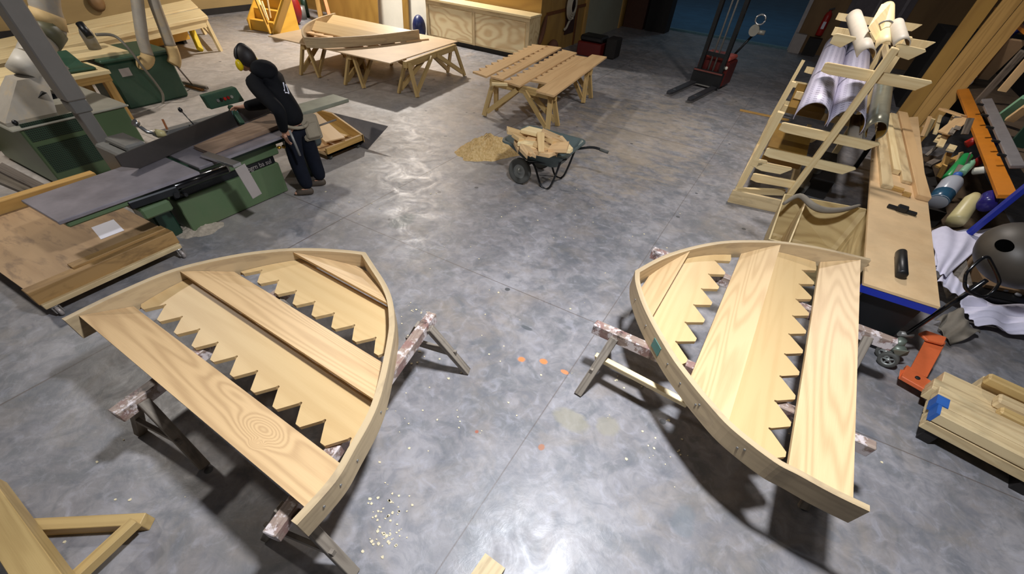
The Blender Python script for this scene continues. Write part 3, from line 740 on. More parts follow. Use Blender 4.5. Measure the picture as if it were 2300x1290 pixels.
# cutter guard along the front
mb = MB(); mb.tube([(-5.50, 1.55, .715), (-5.46, 2.62, .715)], 0.048, 16); mb.build('guard_roller', 'blackgloss', jx)
mb = MB(); mb.prism([(-5.56, 1.5, .66), (-5.44, 1.5, .66), (-5.44, 1.5, .74), (-5.56, 1.5, .78)], (0.03, 0.5, 0), axis=(0, 1, 0)); mb.build('guard_housing', 'darkmetal', jx, bevel=0.01)
mb = MB(); mb.bx(-5.47, -5.445, 2.56, 2.66, .67, .77); mb.build('guard_end_cap', 'topplate', jx, bevel=0.01)
mb = MB(); mb.bx(-5.452, -5.447, 2.25, 2.42, .71, .735); mb.build('rating_label', 'white', jx)
mb = MB(); mb.bx(-5.62, -5.42, 1.55, 1.86, 0.52, 0.64); mb.build('switch_box', 'green', jx, bevel=0.02)
for y_, z_, r_ in ((1.95, .66, .03), (2.04, .63, .02)):
    mb = MB(); mb.cyl((-5.48, y_, z_), (-5.40, y_, z_), r_, 16); mb.build('clamp_knob', 'black', jx)
# overhead hold-down: silver extrusion with a hanging plate
a_, b_ = P(460, 347, .84), P(533, 371, .84)
mb = MB(); mb.beam(a_, b_, 0.11, 0.035); mb.build('guard_arm', 'alu', jx, bevel=0.004)
c_ = PX(578, 441, b_.x + 0.02)
mb = MB(); mb.beam(b_ + V((0.0, 0.02, -.02)), c_, 0.012, 0.14, up=(0, 1, 0)); mb.build('guard_plate', 'greyplate', jx, bevel=0.003)
# control panel on an arm
XP = -6.42
pp = [PX(*q, XP) for q in ((456, 216), (530, 196), (550, 227), (475, 246.5))]
nrm = (pp[1] - pp[0]).cross(pp[3] - pp[0]).normalized()
if nrm.x < 0: nrm = -nrm
mb = MB(); mb.prism(pp, nrm * -0.09); cp = mb.build('control_panel', 'greenbox', jx, bevel=0.008)
cc = (pp[0] + pp[1] + pp[2] + pp[3]) / 4; ex = (pp[1] - pp[0]).normalized()
for i, mm in enumerate(('greymetal', 'black', 'redplastic', 'red', 'topplate')):
    mb = MB(); q = cc + ex * (-0.1 + 0.05 * i) + V((0, 0, 0.0)); mb.cyl(q - nrm * 0.005, q + nrm * 0.02, 0.018, 14); mb.build('push_button', mm, cp)
mb = MB(); q = PX(523, 252, XP + 0.06); mb.cyl(q - V((0.02, 0, 0)), q + V((0.05, 0, 0)), 0.045, 18); mb.build('pivot_knob', plain('pale blue knob', '#6f8f92', 0.4), jx)
mb = MB(); mb.beam(PX(516, 238, XP + .03), PX(545, 278, -6.2), 0.07, 0.05, up=(1, 0, 0)); mb.build('panel_arm', 'greenbox', jx, bevel=0.01)
mb = MB(); a_, b_ = PX(405, 247, -6.6), PX(437, 282, -6.3); mb.tube([a_, b_], 0.008, 8); mb.ell(a_, (0.025, 0.025, 0.03)); mb.build('lock_lever', 'black', jx)
mb = MB(); mb.tube([PX(304, 277, -6.55), PX(330, 296, -6.5), PX(352, 300, -6.45)], 0.022, 10); mb.tube([PX(300, 274, -6.55), PX(310, 280, -6.55)], 0.04, 12); mb.build('tilt_linkage', 'alu', jx)
mb = MB(); mb.tube([PX(352, 300, -6.45), PX(372, 300, -6.4)], [0.05, 0.03], 12); mb.build('linkage_clamp', 'cream', jx)
mb = MB(); mb.beam(PX(365, 268, -6.45), PX(376, 291, -6.42), 0.02, 0.035); mb.build('wooden_handle', plain('turned handle', '#9a5a2c', 0.4), jx)
mb = MB(); mb.ell((-5.79, 3.60, .60), (0.03, 0.03, 0.02)); mb.ell((-5.77, 3.66, .60), (0.025, 0.03, 0.025)); mb.build('brass_nut', 'brassy', jx)
# feet / inner pedestal
mb = MB(); mb.bx(-6.4, -5.9, 1.76, 1.98, 0, 0.70); mb.build('pedestal', 'greendk', jx, bevel=0.02)
mb = MB(); mb.bx(-6.4, -5.9, 4.05, 4.25, 0, 0.45); mb.build('pedestal', 'greendk', jx, bevel=0.02)
# name strip on the recess
def text_mesh(body, size, o, ex, ey, name, mat, parent, depth=0.002):
    cu = bpy.data.curves.new('t', 'FONT'); cu.body = body; cu.size = size; cu.extrude = depth / 2; cu.align_x = 'LEFT'
    to = bpy.data.objects.new('t', cu); COL.objects.link(to)
    bpy.context.view_layer.update(); dg = bpy.context.evaluated_depsgraph_get()
    me = bpy.data.meshes.new_from_object(to.evaluated_get(dg)); bpy.data.objects.remove(to)
    ez = ex.cross(ey); mm = Matrix((ex, ey, ez)).transposed().to_4x4(); mm.translation = o
    if parent is not None: mm = WM[parent.name].inverted() @ mm
    me.transform(mm); me.materials.clear(); me.materials.append(M[mat]); me.name = name
    ob = bpy.data.objects.new(name, me); COL.objects.link(ob); ob.parent = parent; WM[ob.name] = WM[parent.name]; return ob
mb = MB(); mb.bx(-5.85, -5.825, 2.95, 3.47, .425, .51); pl = mb.build('name_plate', 'black', jx)
text_mesh('illfbgrn ba sul', 0.085, V((-5.824, 2.98, .437)), V((0, 1, 0)), V((0, 0, 1)), 'name_lettering', 'greyplate', pl)
# workpieces on the planer
mb = MB(); mb.prism([(-6.0, 2.63, .803), (-5.70, 2.63, .803), (-5.84, 3.95, .803), (-6.27, 3.95, .803)], (0, 0, .045), axis=(0, 1, 0)); single(mb, 'plank', wood('brown plank', '#8d7560', '#5f4a3a', n=7, ring=0.4, along=0.4, across=6), 'brown plank on the planer table against the dark fence', 'plank', bevel=0.003)

# grey steel column between the machines
mb = MB(); mb.bx(-7.1, -6.94, 2.02, 2.16, 0, 1.23); mb.build
col = thing('steel_column', 'tall grey column rising behind the green planer', 'column', (-7.02, 2.09, 0))
mb.build('shaft', 'column', col, bevel=0.008)
mb = MB(); mb.bx(-7.12, -6.92, 2.0, 2.18, 1.14, 1.26); mb.build('collar', 'greymetal', col, bevel=0.01)
mb = MB(); mb.bx(-7.13, -6.91, 1.99, 2.19, 1.26, 4.5); mb.build('upper_cladding', plain('column cladding', '#7c7770', 0.45, var=0.05), col, bevel=0.015)

# ================================================================ thicknesser with perforated panels
tk = thing('thicknesser', 'boxy green machine with black perforated panels, left of the grey column', 'machine', (-8.8, 2.3, 0))
mb = MB(); mb.bx(-9.9, -8.17, 1.70, 2.95, 0.04, 0.775); mb.build('housing', 'green', tk, bevel=0.015)
mb = MB(); mb.bx(-10.0, -8.13, 1.62, 3.0, 0.775, 0.80); mb.build('top_plate', 'topplate', tk, bevel=0.03)
XF = -8.165
for qs in (((34, 286), (66, 324), (200, 287), (163, 249)), ((73, 338), (128, 389), (262, 350), (190, 300))):
    q = [PX(a, b, XF) for a, b in qs]; y0 = min(p.y for p in q); y1 = min(max(p.y for p in q), 2.9); zs = sorted(p.z for p in q)
    z0, z1 = (zs[0] + zs[1]) / 2, (zs[2] + zs[3]) / 2
    mb = MB(); mb.bx(XF - 0.01, XF + 0.006, 1.74 if y0 < 1.8 else y0, y1, z0, z1); mb.build('perforated_panel', 'perf', tk)
mb = MB(); mb.ell((-8.3, 1.75, .83), (0.03, 0.03, 0.03)); mb.build('knob', 'black', tk)
def loft(mb, rings, mi=0, smooth=False):
    n = len(rings[0]); vs = [q for r in rings for q in r]
    fs = [(i * n + k, i * n + (k + 1) % n, (i + 1) * n + (k + 1) % n, (i + 1) * n + k) for i in range(len(rings) - 1) for k in range(n)]
    fs += [tuple(range(n))[::-1], tuple(range((len(rings) - 1) * n, len(rings) * n))]
    mb.add(vs, fs, None, mi, smooth)
def rect_ring(c, ex, ey, hx, hy, n=16):
    out = []
    for k in range(n):
        t = 2 * math.pi * (k + .5) / n; x, y = math.cos(t), math.sin(t); m_ = max(abs(x), abs(y)); out.append(c + ex * (hx * x / m_) + ey * (hy * y / m_))
    return out
def circ_ring(c, ex, ey, r, n=16): return [c + ex * (r * math.cos(2 * math.pi * (k + .5) / n)) + ey * (r * math.sin(2 * math.pi * (k + .5) / n)) for k in range(n)]
t0, t1, t2 = PX(34, 228, -8.55), PX(58, 170, -8.65), PX(68, 128, -8.7)
ax_ = (t2 - t1).normalized(); ex_ = V((1, 0, 0)) - ax_ * ax_.x; ex_.normalize(); ey_ = ax_.cross(ex_)
if ey_.y < 0: ey_ = -ey_
mb = MB(); q4_ = lambda o_, h1, h2: [o_ + V((sx_ * h1, sy_ * h2, 0)) for sx_, sy_ in ((1, 1), (-1, 1), (-1, -1), (1, -1))]
loft(mb, [q4_(V((t0.x, t0.y - .02, .80)), .25, .28), q4_(V((t0.x, t0.y - .02, .84)), .25, .28), q4_(t1, .155, .155)]); hd = mb.build('dust_hood', 'duct', tk)
mb = MB(); loft(mb, [circ_ring(t1, ex_, ey_, .175, 32), circ_ring(t2, ex_, ey_, .135, 32)], smooth=True); mb.build('hood_neck', plain('pale duct', '#cbc4b6', 0.5, var=.06), hd)
mb = MB(); mb.prism([PX(60, 238, -8.4), PX(92, 208, -8.4), PX(88, 196, -8.5), PX(140, 212, -8.5), PX(132, 222, -8.4)], (-.3, 0, 0)); mb.build('hood_base', 'darkmetal', tk, bevel=0.02)
mb = MB(); hp = smooth_path([PX(67, 132, -8.7), PX(76, 108, -8.8), PX(98, 85, -8.9), PX(112, 62, -8.95), PX(108, 35, -8.95), PX(100, 8, -8.95), PX(92, -60, -8.95)], 5)
mb.tube(hp, [0.13 if i < 8 else 0.155 for i in range(len(hp))], 18); h_ = mb.build('dust_hose', 'duct', tk)
mb = MB(); mb.tube([PX(100, 88, -8.86), PX(116, 64, -8.9)], 0.16, 18); mb.build('hose_collar', plain('olive collar', '#5d5a42', 0.5), h_)
mb = MB(); mb.tube([PX(110, 58, -8.93), PX(106, 28, -8.93)], [0.18, 0.165], 18); mb.build('dusty_sleeve', 'ductwood', h_)

# pieces leaning behind the dolly, left edge
mb = MB(); mb.beam((-8.1, 1.45, 0.03), (-8.5, 1.0, 0.62), 0.25, 0.04); single(mb, 'board', 'greywood', 'grey board leaning against the left end of the perforated machine', 'board')
mb = MB(); mb.beam((-7.7, 1.55, 0.03), (-8.05, 1.25, 0.52), 0.16, 0.03); single(mb, 'board', 'oldwood', 'narrow dark board propped beside the grey board at the left machine', 'board')

# ================================================================ green machine at the back with the two hoses
gm = thing('spindle_moulder', 'dark green machine box with two dusty grey hoses at its top', 'machine', (-11.2, 4.5, 0))
mb = MB(); mb.bx(-11.7, -10.75, 3.95, 5.12, 0.0, 0.72); mb.build('body', 'greenbox', gm, bevel=0.03)
mb = MB(); mb.bx(-11.75, -10.72, 3.9, 5.16, 0.72, 0.78); mb.build('table', 'greenbox', gm, bevel=0.02)
mb = MB(); mb.bx(-10.748, -10.742, 4.12, 4.3, .5, .62); mb.build('label_plate', 'greyplate', gm)
mb = MB(); mb.bx(-11.72, -10.9, 3.6, 4.5, .78, .82); mb.build('wooden_top', 'pinepale', gm)
for nm, pts, k in (('a', [(302, -60), (308, 0), (316, 60), (322, 95), (332, 128), (322, 142), (312, 140)], 0), ('b', [(330, -60), (345, 0), (365, 55), (380, 95), (392, 128), (390, 145)], 1)):
    hp = smooth_path([PX(a, b, -10.6) for a, b in pts], 5)
    n0 = len(hp) * 62 // 100
    mb = MB(); mb.tube(hp[:n0 + 1], 0.095, 14); h_ = mb.build('hose', 'greymetal' if k == 9 else 'duct', gm)
    mb = MB(); mb.tube(hp[n0:], [0.105] * (len(hp) - n0), 14); mb.build('hose_end', 'ductwood', h_)
mb = MB(); mb.tube(smooth_path([PX(215, 78, -10.5), PX(255, 80, -10.5), PX(285, 105, -10.4), PX(320, 150, -10.4), PX(352, 190, -10.5), PX(366, 215, -10.6), PX(362, 240, -10.7), PX(335, 252, -10.65), P(282, 259, 0.02)], 6), 0.022, 8); single(mb, 'cable', plain('grey cable', '#7d786c', 0.5), 'grey cable looping down over the dark green machine box', 'cable')
# broom
br = thing('broom', 'wooden broom lying beside the dark green machine box', 'broom', P(440, 195))
mb = MB(); mb.tube([P(398, 150, .55), P(432, 190, .06)], 0.016, 8); mb.build('handle', 'oldwood', br)
mb = MB(); mb.beam(P(412, 186, .05), P(466, 198, .05), 0.07, 0.06); mb.build('head', 'greywood', br, bevel=0.01)
mb = MB(); mb.beam(P(420, 192, .02), P(455, 202, .02), 0.08, 0.04); mb.build('bristles', plain('bristles', '#8a5a25', 0.8), br)

# bench in front of it
bt = thing('workbench', 'ochre timber bench with a lower shelf in front of the dark green box', 'bench', (-10.5, 2.6, 0))
mb = MB(); mb.bx(-11.4, -10.2, 1.3, 3.78, .70, .755); mb.build('top', 'pinepale', bt, bevel=0.005)
mb = MB(); mb.bx(-10.32, -10.22, 1.35, 3.75, .60, .70); mb.bx(-11.3, -10.3, 3.62, 3.72, .6, .7); mb.build('apron', 'ochrewood', bt)
for x, y in ((-10.3, 3.68), (-11.25, 3.68), (-10.3, 1.4), (-11.25, 1.4)):
    mb = MB(); mb.bx(x - .06, x + .06, y - .06, y + .06, 0, .70); mb.build('leg', 'ochrewood', bt, bevel=0.004)
mb = MB(); mb.bx(-11.3, -10.28, 2.4, 3.7, .12, .18); mb.build('shelf', 'ochrewood', bt)
gp = thing('green_clamp_box', 'low green casting with sloping ribs lying on the ochre bench', 'casting', (-10.6, 3.2, .755))
mb = MB(); mb.prism([(-10.9, 2.8, .757), (-10.35, 2.85, .757), (-10.3, 3.65, .757), (-10.85, 3.65, .757)], (0, 0, .05)); mb.prism([(-10.9, 2.85, .8), (-10.5, 2.85, .8), (-10.9, 2.85, .96)], (0, .75, 0)); mb.build('casting', 'greenbox', gp, bevel=0.02)
mb = MB(); mb.bx(-10.5, -10.36, 3.1, 3.3, .807, .85); mb.build('steel_pad', 'alu', gp, bevel=0.005)
for i, (px, py, h, r, mt, nm, lab) in enumerate(((112, 118, .34, .11, 'darkmetal', 'motor', 'black motor standing behind the green casting on the bench'),
                                   (128, 126, .22, .09, 'red', 'motor_cover', 'dark red motor cover beside the black motor on the bench'),
                                   (214, 96, .30, .10, 'greymetal', 'drill_press_head', 'grey tool head standing left of the two dusty hoses'))):
    q = P(px, py + 14, .757 if i < 2 else .822)
    mb = MB(); mb.lathe([(0, 0), (r, 0), (r, h * .75), (r * .7, h), (0, h)], q, n=18); single(mb, nm, mt, lab, 'tool')
mb = MB(); mb.tube([PX(178, 52, -10.8), PX(203, 84, -10.7)], 0.06, 12); single(mb, 'black_spindle', 'black', 'black tilted tube over the long pale bench', 'tool')

# long bench at the back left
c4 = [P(-60, 146, .74), P(466, 36, .74), P(426, -2, .74), P(-60, 100, .74)]
lb = thing('long_bench', 'long pale timber bench along the left wall', 'bench', P(440, 70))
e1, e2 = (c4[1] - c4[0]), (c4[2] - c4[3])
def strip(a, b): return [c4[0].lerp(c4[3], a), c4[1].lerp(c4[2], a), c4[1].lerp(c4[2], b), c4[0].lerp(c4[3], b)]
for a, b, mt, dz in ((0.0, 0.42, 'pinepale', 0), (0.42, 0.52, 'greymetal', -.03), (0.52, 1.0, 'pinepale', 0.0)):
    mb = MB(); mb.prism([q + V((0, 0, dz - .06)) for q in strip(a, b)], (0, 0, .06), axis=e1); mb.build('top_board' if mt != 'greymetal' else 'channel', mt, lb, bevel=0.004)
ed = e1.normalized(); en = V((-ed.y, ed.x, 0))
mb = MB(); mb.beam(c4[0] + en * .06 - V((0, 0, .13)), c4[1] + en * .06 - V((0, 0, .13)) - ed * .1, 0.05, 0.14); mb.build('apron', 'pinepale', lb)
wd = (c4[2] - c4[1])
for k, f in ((0.02, 0.06), (0.02, 0.9), (0.5, 0.06), (0.5, 0.9)):
    q = c4[1].lerp(c4[0], k) + wd * f - V((0, 0, .06)); ft = V((q.x, q.y, 0)) + (ed * .12 if k < .1 else V((0, 0, 0)))
    mb = MB(); mb.beam(q, ft, 0.07, 0.09); mb.build('leg', 'pinepale', lb)
mb = MB(); q0 = c4[1] + wd * .1 - V((0, 0, .5)); q1 = c4[1] + wd * .9 - V((0, 0, .5)); mb.beam(q0, q1, .05, .08); mb.build('stretcher', 'pinepale', lb)
# things under and around it
yb = thing('yellow_crate', 'yellow plywood crate under the end of the long bench', 'crate', P(385, 108))
a0, a1 = P(345, 116), P(432, 96); ed2 = (a1 - a0).normalized(); en2 = V((-ed2.y, ed2.x, 0)) * -1
if en2.x > 0: en2 = -en2
mb = MB(); mb.prism([a0 + V((0, 0, .08)), a1 + V((0, 0, .08)), a1 + en2 * .5 + V((0, 0, .08)), a0 + en2 * .5 + V((0, 0, .08))], (0, 0, .34)); mb.build('box', 'yellowply', yb, bevel=0.004)
for f in (0.1, 0.85):
    q = a0.lerp(a1, f); mb = MB(); mb.frame(q + en2 * .25 + V((0, 0, .04)), ed2, en2.normalized(), V((0, 0, 1)), .1, .45, .08); mb.build('skid', 'dark', yb)
mb = MB(); mb.beam(P(450, 112, .04), P(428, 62, .40), 0.14, 0.10, up=(1, 0, 0)); single(mb, 'yellow_block', plain('bright yellow block', '#d6bb22', 0.5), 'bright yellow bar leaning at the end of the yellow crate', 'block', bevel=0.01)
for i, (px, py, w_, h_, mt, lab) in enumerate(((235, 118, .7, .42, 'ochrewood', 'ochre panel leaning under the long bench, left of the hoses'), (290, 108, .6, .40, 'cardboard', 'tan board leaning under the long bench behind the hoses'))):
    q = P(px, py); mb = MB(); mb.frame(q + V((-.12, 0, h_ / 2)), ed, V((-.95, 0, .3)).normalized(), V((.3, 0, .95)), w_, .03, h_); single(mb, 'panel', mt, lab, 'panel')

# ================================================================ dolly with the sheet of paper
dl = thing('dolly', 'low brown wooden dolly on castors with a paper sheet on it', 'dolly', (-6.2, 1.0, 0))
mb = MB(); mb.bx(-7.3, -5.56, .34, 1.70, .27, .30); mb.build('deck', 'dollywood', dl)
mb = MB(); mb.bx(-5.56, -5.44, .32, 1.72, .16, .31); mb.bx(-5.62, -5.52, .75, 1.70, .30, .335); mb.build('front_rail', 'ochrewood' if False else wood('old rail', '#a5814f', '#7a5a30', n=6, ring=0.45, along=0.4, across=7, rough=0.6, stain='#4f3a20', stainamt=0.5), dl, bevel=0.005)
mb = MB(); mb.bx(-5.50, -5.40, .33, 1.70, .12, .17); mb.build('lower_rail', 'timber', dl, bevel=0.004)
mb = MB(); mb.bx(-7.42, -7.3, .2, 1.9, .24, .42); mb.build('back_rail', 'ochrewood', dl, bevel=0.005)
for x, y in ((-5.45, .40), (-5.44, 1.66), (-7.2, .5), (-7.2, 1.6)):
    cs_ = MB(); cs_.cyl((x, y, .12), (x, y, .10), .04, 14); cs_.prism([(x - .03, y - .035, .1), (x + .03, y - .035, .1), (x + .05, y - .035, .04), (x, y - .035, .03)], (0, .012, 0)); cs_.prism([(x - .03, y + .025, .1), (x + .03, y + .025, .1), (x + .05, y + .025, .04), (x, y + .025, .03)], (0, .012, 0)); cc_ = cs_.build('castor', 'alu', dl)
    m2 = MB(); m2.lathe([(0.0, -.018), (.042, -.018), (.05, -.008), (.05, .008), (.042, .018), (0, .018)], (x + .03, y, .05), (0, 1, 0), 20); m2.build('castor_wheel', 'greyplate', cc_)
q = [P(*a, .302) for a in ((205.1, 511.6), (255, 493.2), (279.4, 517.7), (226.8, 538.1))]
mb = MB(); mb.prism(q, (0, 0, .0015)); single(mb, 'paper_sheet', 'white', 'white sheet of paper lying on the brown dolly', 'paper')
# shavings by the planer foot
def mound(cx, cy, rx, ry, h, name, mat, label, cat, seed, kind='stuff', rot=0.0, sharp=1.0):
    rnd = random.Random(seed); ph = [rnd.uniform(0, 6.28) for _ in range(12)]
    mb = MB(); nr, na = 16, 56; vs = []; fs = []
    for i in range(nr + 1):
        t = i / nr
        for k in range(na):
            a = 2 * math.pi * k / na; wob = 1 + .10 * math.sin(2 * a + ph[0]) + .08 * math.sin(3 * a + ph[1]) + .05 * math.sin(7 * a + ph[2]) + .03 * math.sin(13 * a + ph[3])
            z = h * max(0, (1 - t ** sharp)) * (1 + .12 * math.sin(9 * a + ph[4] + 7 * t) + .10 * math.sin(5 * a + 11 * t + ph[5])) + rnd.uniform(-.012, .012) * (h / .15) * (t < .97)
            x, y = rx * t * wob * math.cos(a), ry * t * wob * math.sin(a)
            vs.append((cx + x * math.cos(rot) - y * math.sin(rot), cy + x * math.sin(rot) + y * math.cos(rot), max(z, 0.001 if t > .97 else .003)))
    for i in range(nr):
        for k in range(na): fs.append((i * na + k, i * na + (k + 1) % na, (i + 1) * na + (k + 1) % na, (i + 1) * na + k))
    mb.add(vs, fs, None, 0, True); return single(mb, name, mat, label, cat, kind=kind)
q = P(425, 500); mound(q.x + .22, q.y, .22, .32, .07, 'shavings', plain('grey shavings', '#b5a896', 0.95, var=.2, scale=30), 'grey shavings heaped on the floor below the planer table', 'shavings', 4)

# ================================================================ tray of scraps behind the worker and the grey sheet
tr = thing('scrap_tray', 'open ply tray on castors full of thin scraps, behind the worker', 'tray', (-6.7, 5.0, 0))
mb = MB(); mb.bx(-7.3, -6.1, 4.6, 5.42, .10, .13); mb.build('base', 'beech', tr)
mb = MB(); mb.bx(-6.14, -6.10, 4.6, 5.42, .10, .22); mb.build('front_side', 'ochrewood', tr)
mb = MB(); mb.prism([(-7.3, 5.40, .1), (-6.1, 5.40, .1), (-6.1, 5.40, .22), (-6.75, 5.40, .42), (-7.3, 5.40, .40)], (0, .035, 0)); mb.build('end_side', 'ochrewood', tr)
mb = MB(); mb.bx(-7.34, -7.3, 4.6, 5.42, .1, .42); mb.build('back_side', 'ochrewood', tr)
for x, y in ((-6.2, 5.34), (-6.2, 4.7), (-7.2, 5.34), (-7.2, 4.7)):
    mb = MB(); mb.lathe([(0, -.02), (.045, -.02), (.05, 0), (.045, .02), (0, .02)], (x, y, .05), (0, 1, 0), 16); mb.build('castor', 'rubber', tr)
for i, (a, b, c, w_, lab) in enumerate((((-6.2, 4.9, .25), (-7.2, 5.2, .38), 0, .35, 'long thin scrap sheet sloping up the tray of scraps'), ((-6.3, 5.2, .2), (-6.9, 5.3, .3), 0, .18, 'short pale scrap at the far end of the tray of scraps'), ((-6.35, 4.75, .16), (-7.1, 4.8, .22), 0, .2, 'scrap strip nearest the worker in the tray of scraps'))):
    mb = MB(); mb.beam(a, b, w_, .02); single(mb, 'scrap_board', 'beech' if i != 1 else 'ochrewood', lab, 'scrap')
mb = MB(); a, b = P(724, 249, .33), P(871, 285, .30); c, d = P(826, 336, .004), P(722, 300, .004)
mb.prism([a, b, c, d], (0, 0, .012)); single(mb, 'grey_sheet', plain('grey sheet', '#6d6866', 0.35, 0.3), 'dull grey sheet leaning low beyond the tray of scraps', 'sheet')

# ================================================================ worker
def skin_mesh(name, nodes, edges, radii, mat, parent=None, sub=2, root=0, smooth=True, extra=None):
    me = bpy.data.meshes.new('tmp'); me.from_pydata([tuple(n) for n in nodes], edges, [])
    o = bpy.data.objects.new('tmp', me); COL.objects.link(o)
    sk = o.modifiers.new('s', 'SKIN'); sk.use_smooth_shade = True; sk.branch_smoothing = 0.6
    if not me.skin_vertices:
        bm = bmesh.new(); bm.from_mesh(me); bm.verts.layers.skin.verify(); bm.to_mesh(me); bm.free()
    for i, r in enumerate(radii):
        sv = me.skin_vertices[0].data[i]; sv.radius = (r, r) if not isinstance(r, tuple) else r; sv.use_root = (i == root)
    ss = o.modifiers.new('u', 'SUBSURF'); ss.levels = sub; ss.render_levels = sub
    bpy.context.view_layer.update(); dg = bpy.context.evaluated_depsgraph_get()
    m2 = bpy.data.meshes.new_from_object(o.evaluated_get(dg)); bpy.data.objects.remove(o); m2.name = name
    if parent is not None: m2.transform(WM[parent.name].inverted())
    m2.materials.clear(); m2.materials.append(M[mat])
    for p in m2.polygons: p.use_smooth = True; p.material_index = 0
    ob = bpy.data.objects.new(name, m2); COL.objects.link(ob)
    if parent is not None: ob.parent = parent; WM[ob.name] = WM[parent.name]
    else: WM[ob.name] = Matrix.Identity(4)
    return ob
Z3 = lambda x, y, z: V((x, y, z))
hip = PY(664, 282, 3.78); waist = PY(648, 250, 3.76); chest = PY(617, 205, 3.75); neckb = PY(585, 163, 3.75); neck = PY(573, 152, 3.74)
headc = PY(553, 137, 3.72); crown = headc + V((-.03, 0, .07)); jaw = headc + V((-.07, -.01, -.075))
hl = hip + V((0.0, -.10, -.04)); hr = hip + V((0.0, .10, -.04))
al = P(693, 424, .09); ar = P(721, 404, .09)
kl = hl.lerp(al, .5) + V((-.05, -.02, 0)); kr = hr.lerp(ar, .5) + V((-.05, .02, 0))
tl = P(658, 433, .045); tr_ = al; tor = ar + (tl - al) * .95
shl = neckb + V((.03, -.19, -.07)); shr = neckb + V((-.02, .19, -.06))
ell_ = PY(629, 250, 3.50); wrl = PY(637, 296, 3.56)
wrr = PX(548, 240, -6.18); elr = shr.lerp(wrr, .5) + V((.05, .02, -.13))
nodes = [hip, waist, chest, neckb, neck, headc, crown, jaw, shl, ell_, wrl, shr, elr, wrr, hl, kl, al, tl + V((.03, 0, -.01)), hr, kr, ar, tor + V((.03, 0, -.01))]
edges = [(0, 1), (1, 2), (2, 3), (3, 4), (4, 5), (5, 6), (5, 7), (3, 8), (8, 9), (9, 10), (3, 11), (11, 12), (12, 13), (0, 14), (14, 15), (15, 16), (16, 17), (0, 18), (18, 19), (19, 20), (20, 21)]
rad = [.115, .12, .13, .08, .055, .112, .098, .062, .062, .045, .03, .062, .045, .03, .085, .06, .035, .02, .085, .06, .035, .02]
def fingers(w, d, side, up, base):
    """palm and five fingers: w wrist, d pointing direction, side towards the thumb, up = back of the hand"""
    global nodes, edges, rad
    palm = w + d * .075; nodes.append(palm); rad.append((.03, .02)); ip = len(nodes) - 1; edges.append((base, ip))
    for i, (off, ln) in enumerate(((.028, .075), (.009, .085), (-.010, .08), (-.028, .06))):
        a = palm + side * off + d * .02; b = a + d * ln * .5 - up * .012; c = b + d * ln * .45 - up * .028
        k = len(nodes); nodes += [a, b, c]; rad += [.0105, .0095, .008]; edges += [(ip, k), (k, k + 1), (k + 1, k + 2)]
    a = w + d * .035 + side * .028; b = a + (d * .6 + side * .8).normalized() * .035; c = b + d * .03
    k = len(nodes); nodes += [a, b, c]; rad += [.013, .011, .009]; edges += [(base, k), (k, k + 1), (k + 1, k + 2)]
dl_ = V((.06, .0, -1)).normalized(); fingers(wrl, dl_, V((-1, 0, -.06)).normalized(), V((0, -1, 0)), 10)
dr_ = (wrr - elr).normalized(); dr_ = (dr_ + V((-.3, 0, .05))).normalized(); sd = V((0, -1, 0.3)).normalized(); fingers(wrr, dr_, sd, V((0, .2, 1)).normalized(), 13)
# nose
nodes.append(headc + V((-.14, -.005, -.03))); rad.append(.013); edges.append((7, len(nodes) - 1))
person = skin_mesh('person', nodes, edges, rad, 'skin')
tag(person, 'person in black hoodie and navy trousers leaning over the planer, wearing yellow ear defenders', 'person')
# origin at the feet
def recentre(o, c):
    o.data.transform(Matrix.Translation(-V(c))); o.location = c; WM[o.name] = Matrix.Translation(V(c))
recentre(person, V(((al.x + ar.x) / 2, (al.y + ar.y) / 2, 0)))
# hoodie
hn = [hip + V((0, 0, -.02)), waist, chest, neckb, neck + V((.03, 0, -.01)), shl, ell_, wrl, shr, elr, wrr, neckb + V((.13, 0, .0))]
skin_mesh('hoodie', hn, [(0, 1), (1, 2), (2, 3), (3, 4), (3, 5), (5, 6), (6, 7), (3, 8), (8, 9), (9, 10), (3, 11)], [.165, .185, .205, .15, .085, .115, .088, .058, .115, .088, .056, .115], 'hoodie', person)
mb = MB(); mb.ell(neckb + V((.10, 0, .045)), (.13, .17, .085), Matrix.Rotation(.5, 3, 'Y')); mb.build('hood', 'hoodie', person)
tn = [hip, hl, kl, al + V((.0, 0, -.015)), hr, kr, ar + V((.0, 0, -.015)), hip + V((0, 0, .10))]
skin_mesh('trousers', tn, [(0, 1), (1, 2), (2, 3), (0, 4), (4, 5), (5, 6), (0, 7)], [.15, .125, .115, .098, .125, .115, .098, .145], 'jeans', person)
for an, to in ((al, tl), (ar, tor)):
    d_ = (to - an); d_.z = 0; d_.normalize()
    sn = [V((an.x, an.y, .06)) - d_ * .07, V((an.x, an.y, .055)) + d_ * .03, V((an.x, an.y, .045)) + d_ * .13, V((an.x, an.y, .04)) + d_ * .2]
    skin_mesh('shoe', sn, [(0, 1), (1, 2), (2, 3)], [(.05, .055), (.05, .055), (.052, .045), (.045, .035)], 'shoe', person)
hoodie_ = [q for q in kids(person) if q.name.startswith('hoodie')][0]
for k_, (u0, v0, u1, v1, w_) in enumerate(((636, 186, 639, 205, .010), (641, 190, 648, 208, .010), (640, 208, 649, 210, .008))):
    pts_ = []
    for (px_, py_) in ((u0, v0), (u1, v1)):
        o_l = CAM - person.location; ok, hit, nrm_h, _ = hoodie_.ray_cast(o_l, ray(px_, py_).normalized())
        if ok: pts_.append(hit + person.location + nrm_h * .003)
    if len(pts_) == 2:
        mb = MB(); mb.beam(pts_[0], pts_[1], .014, .006, up=(CAM - pts_[0])); mb.build('back_print', 'white', hoodie_, label='white printed mark')
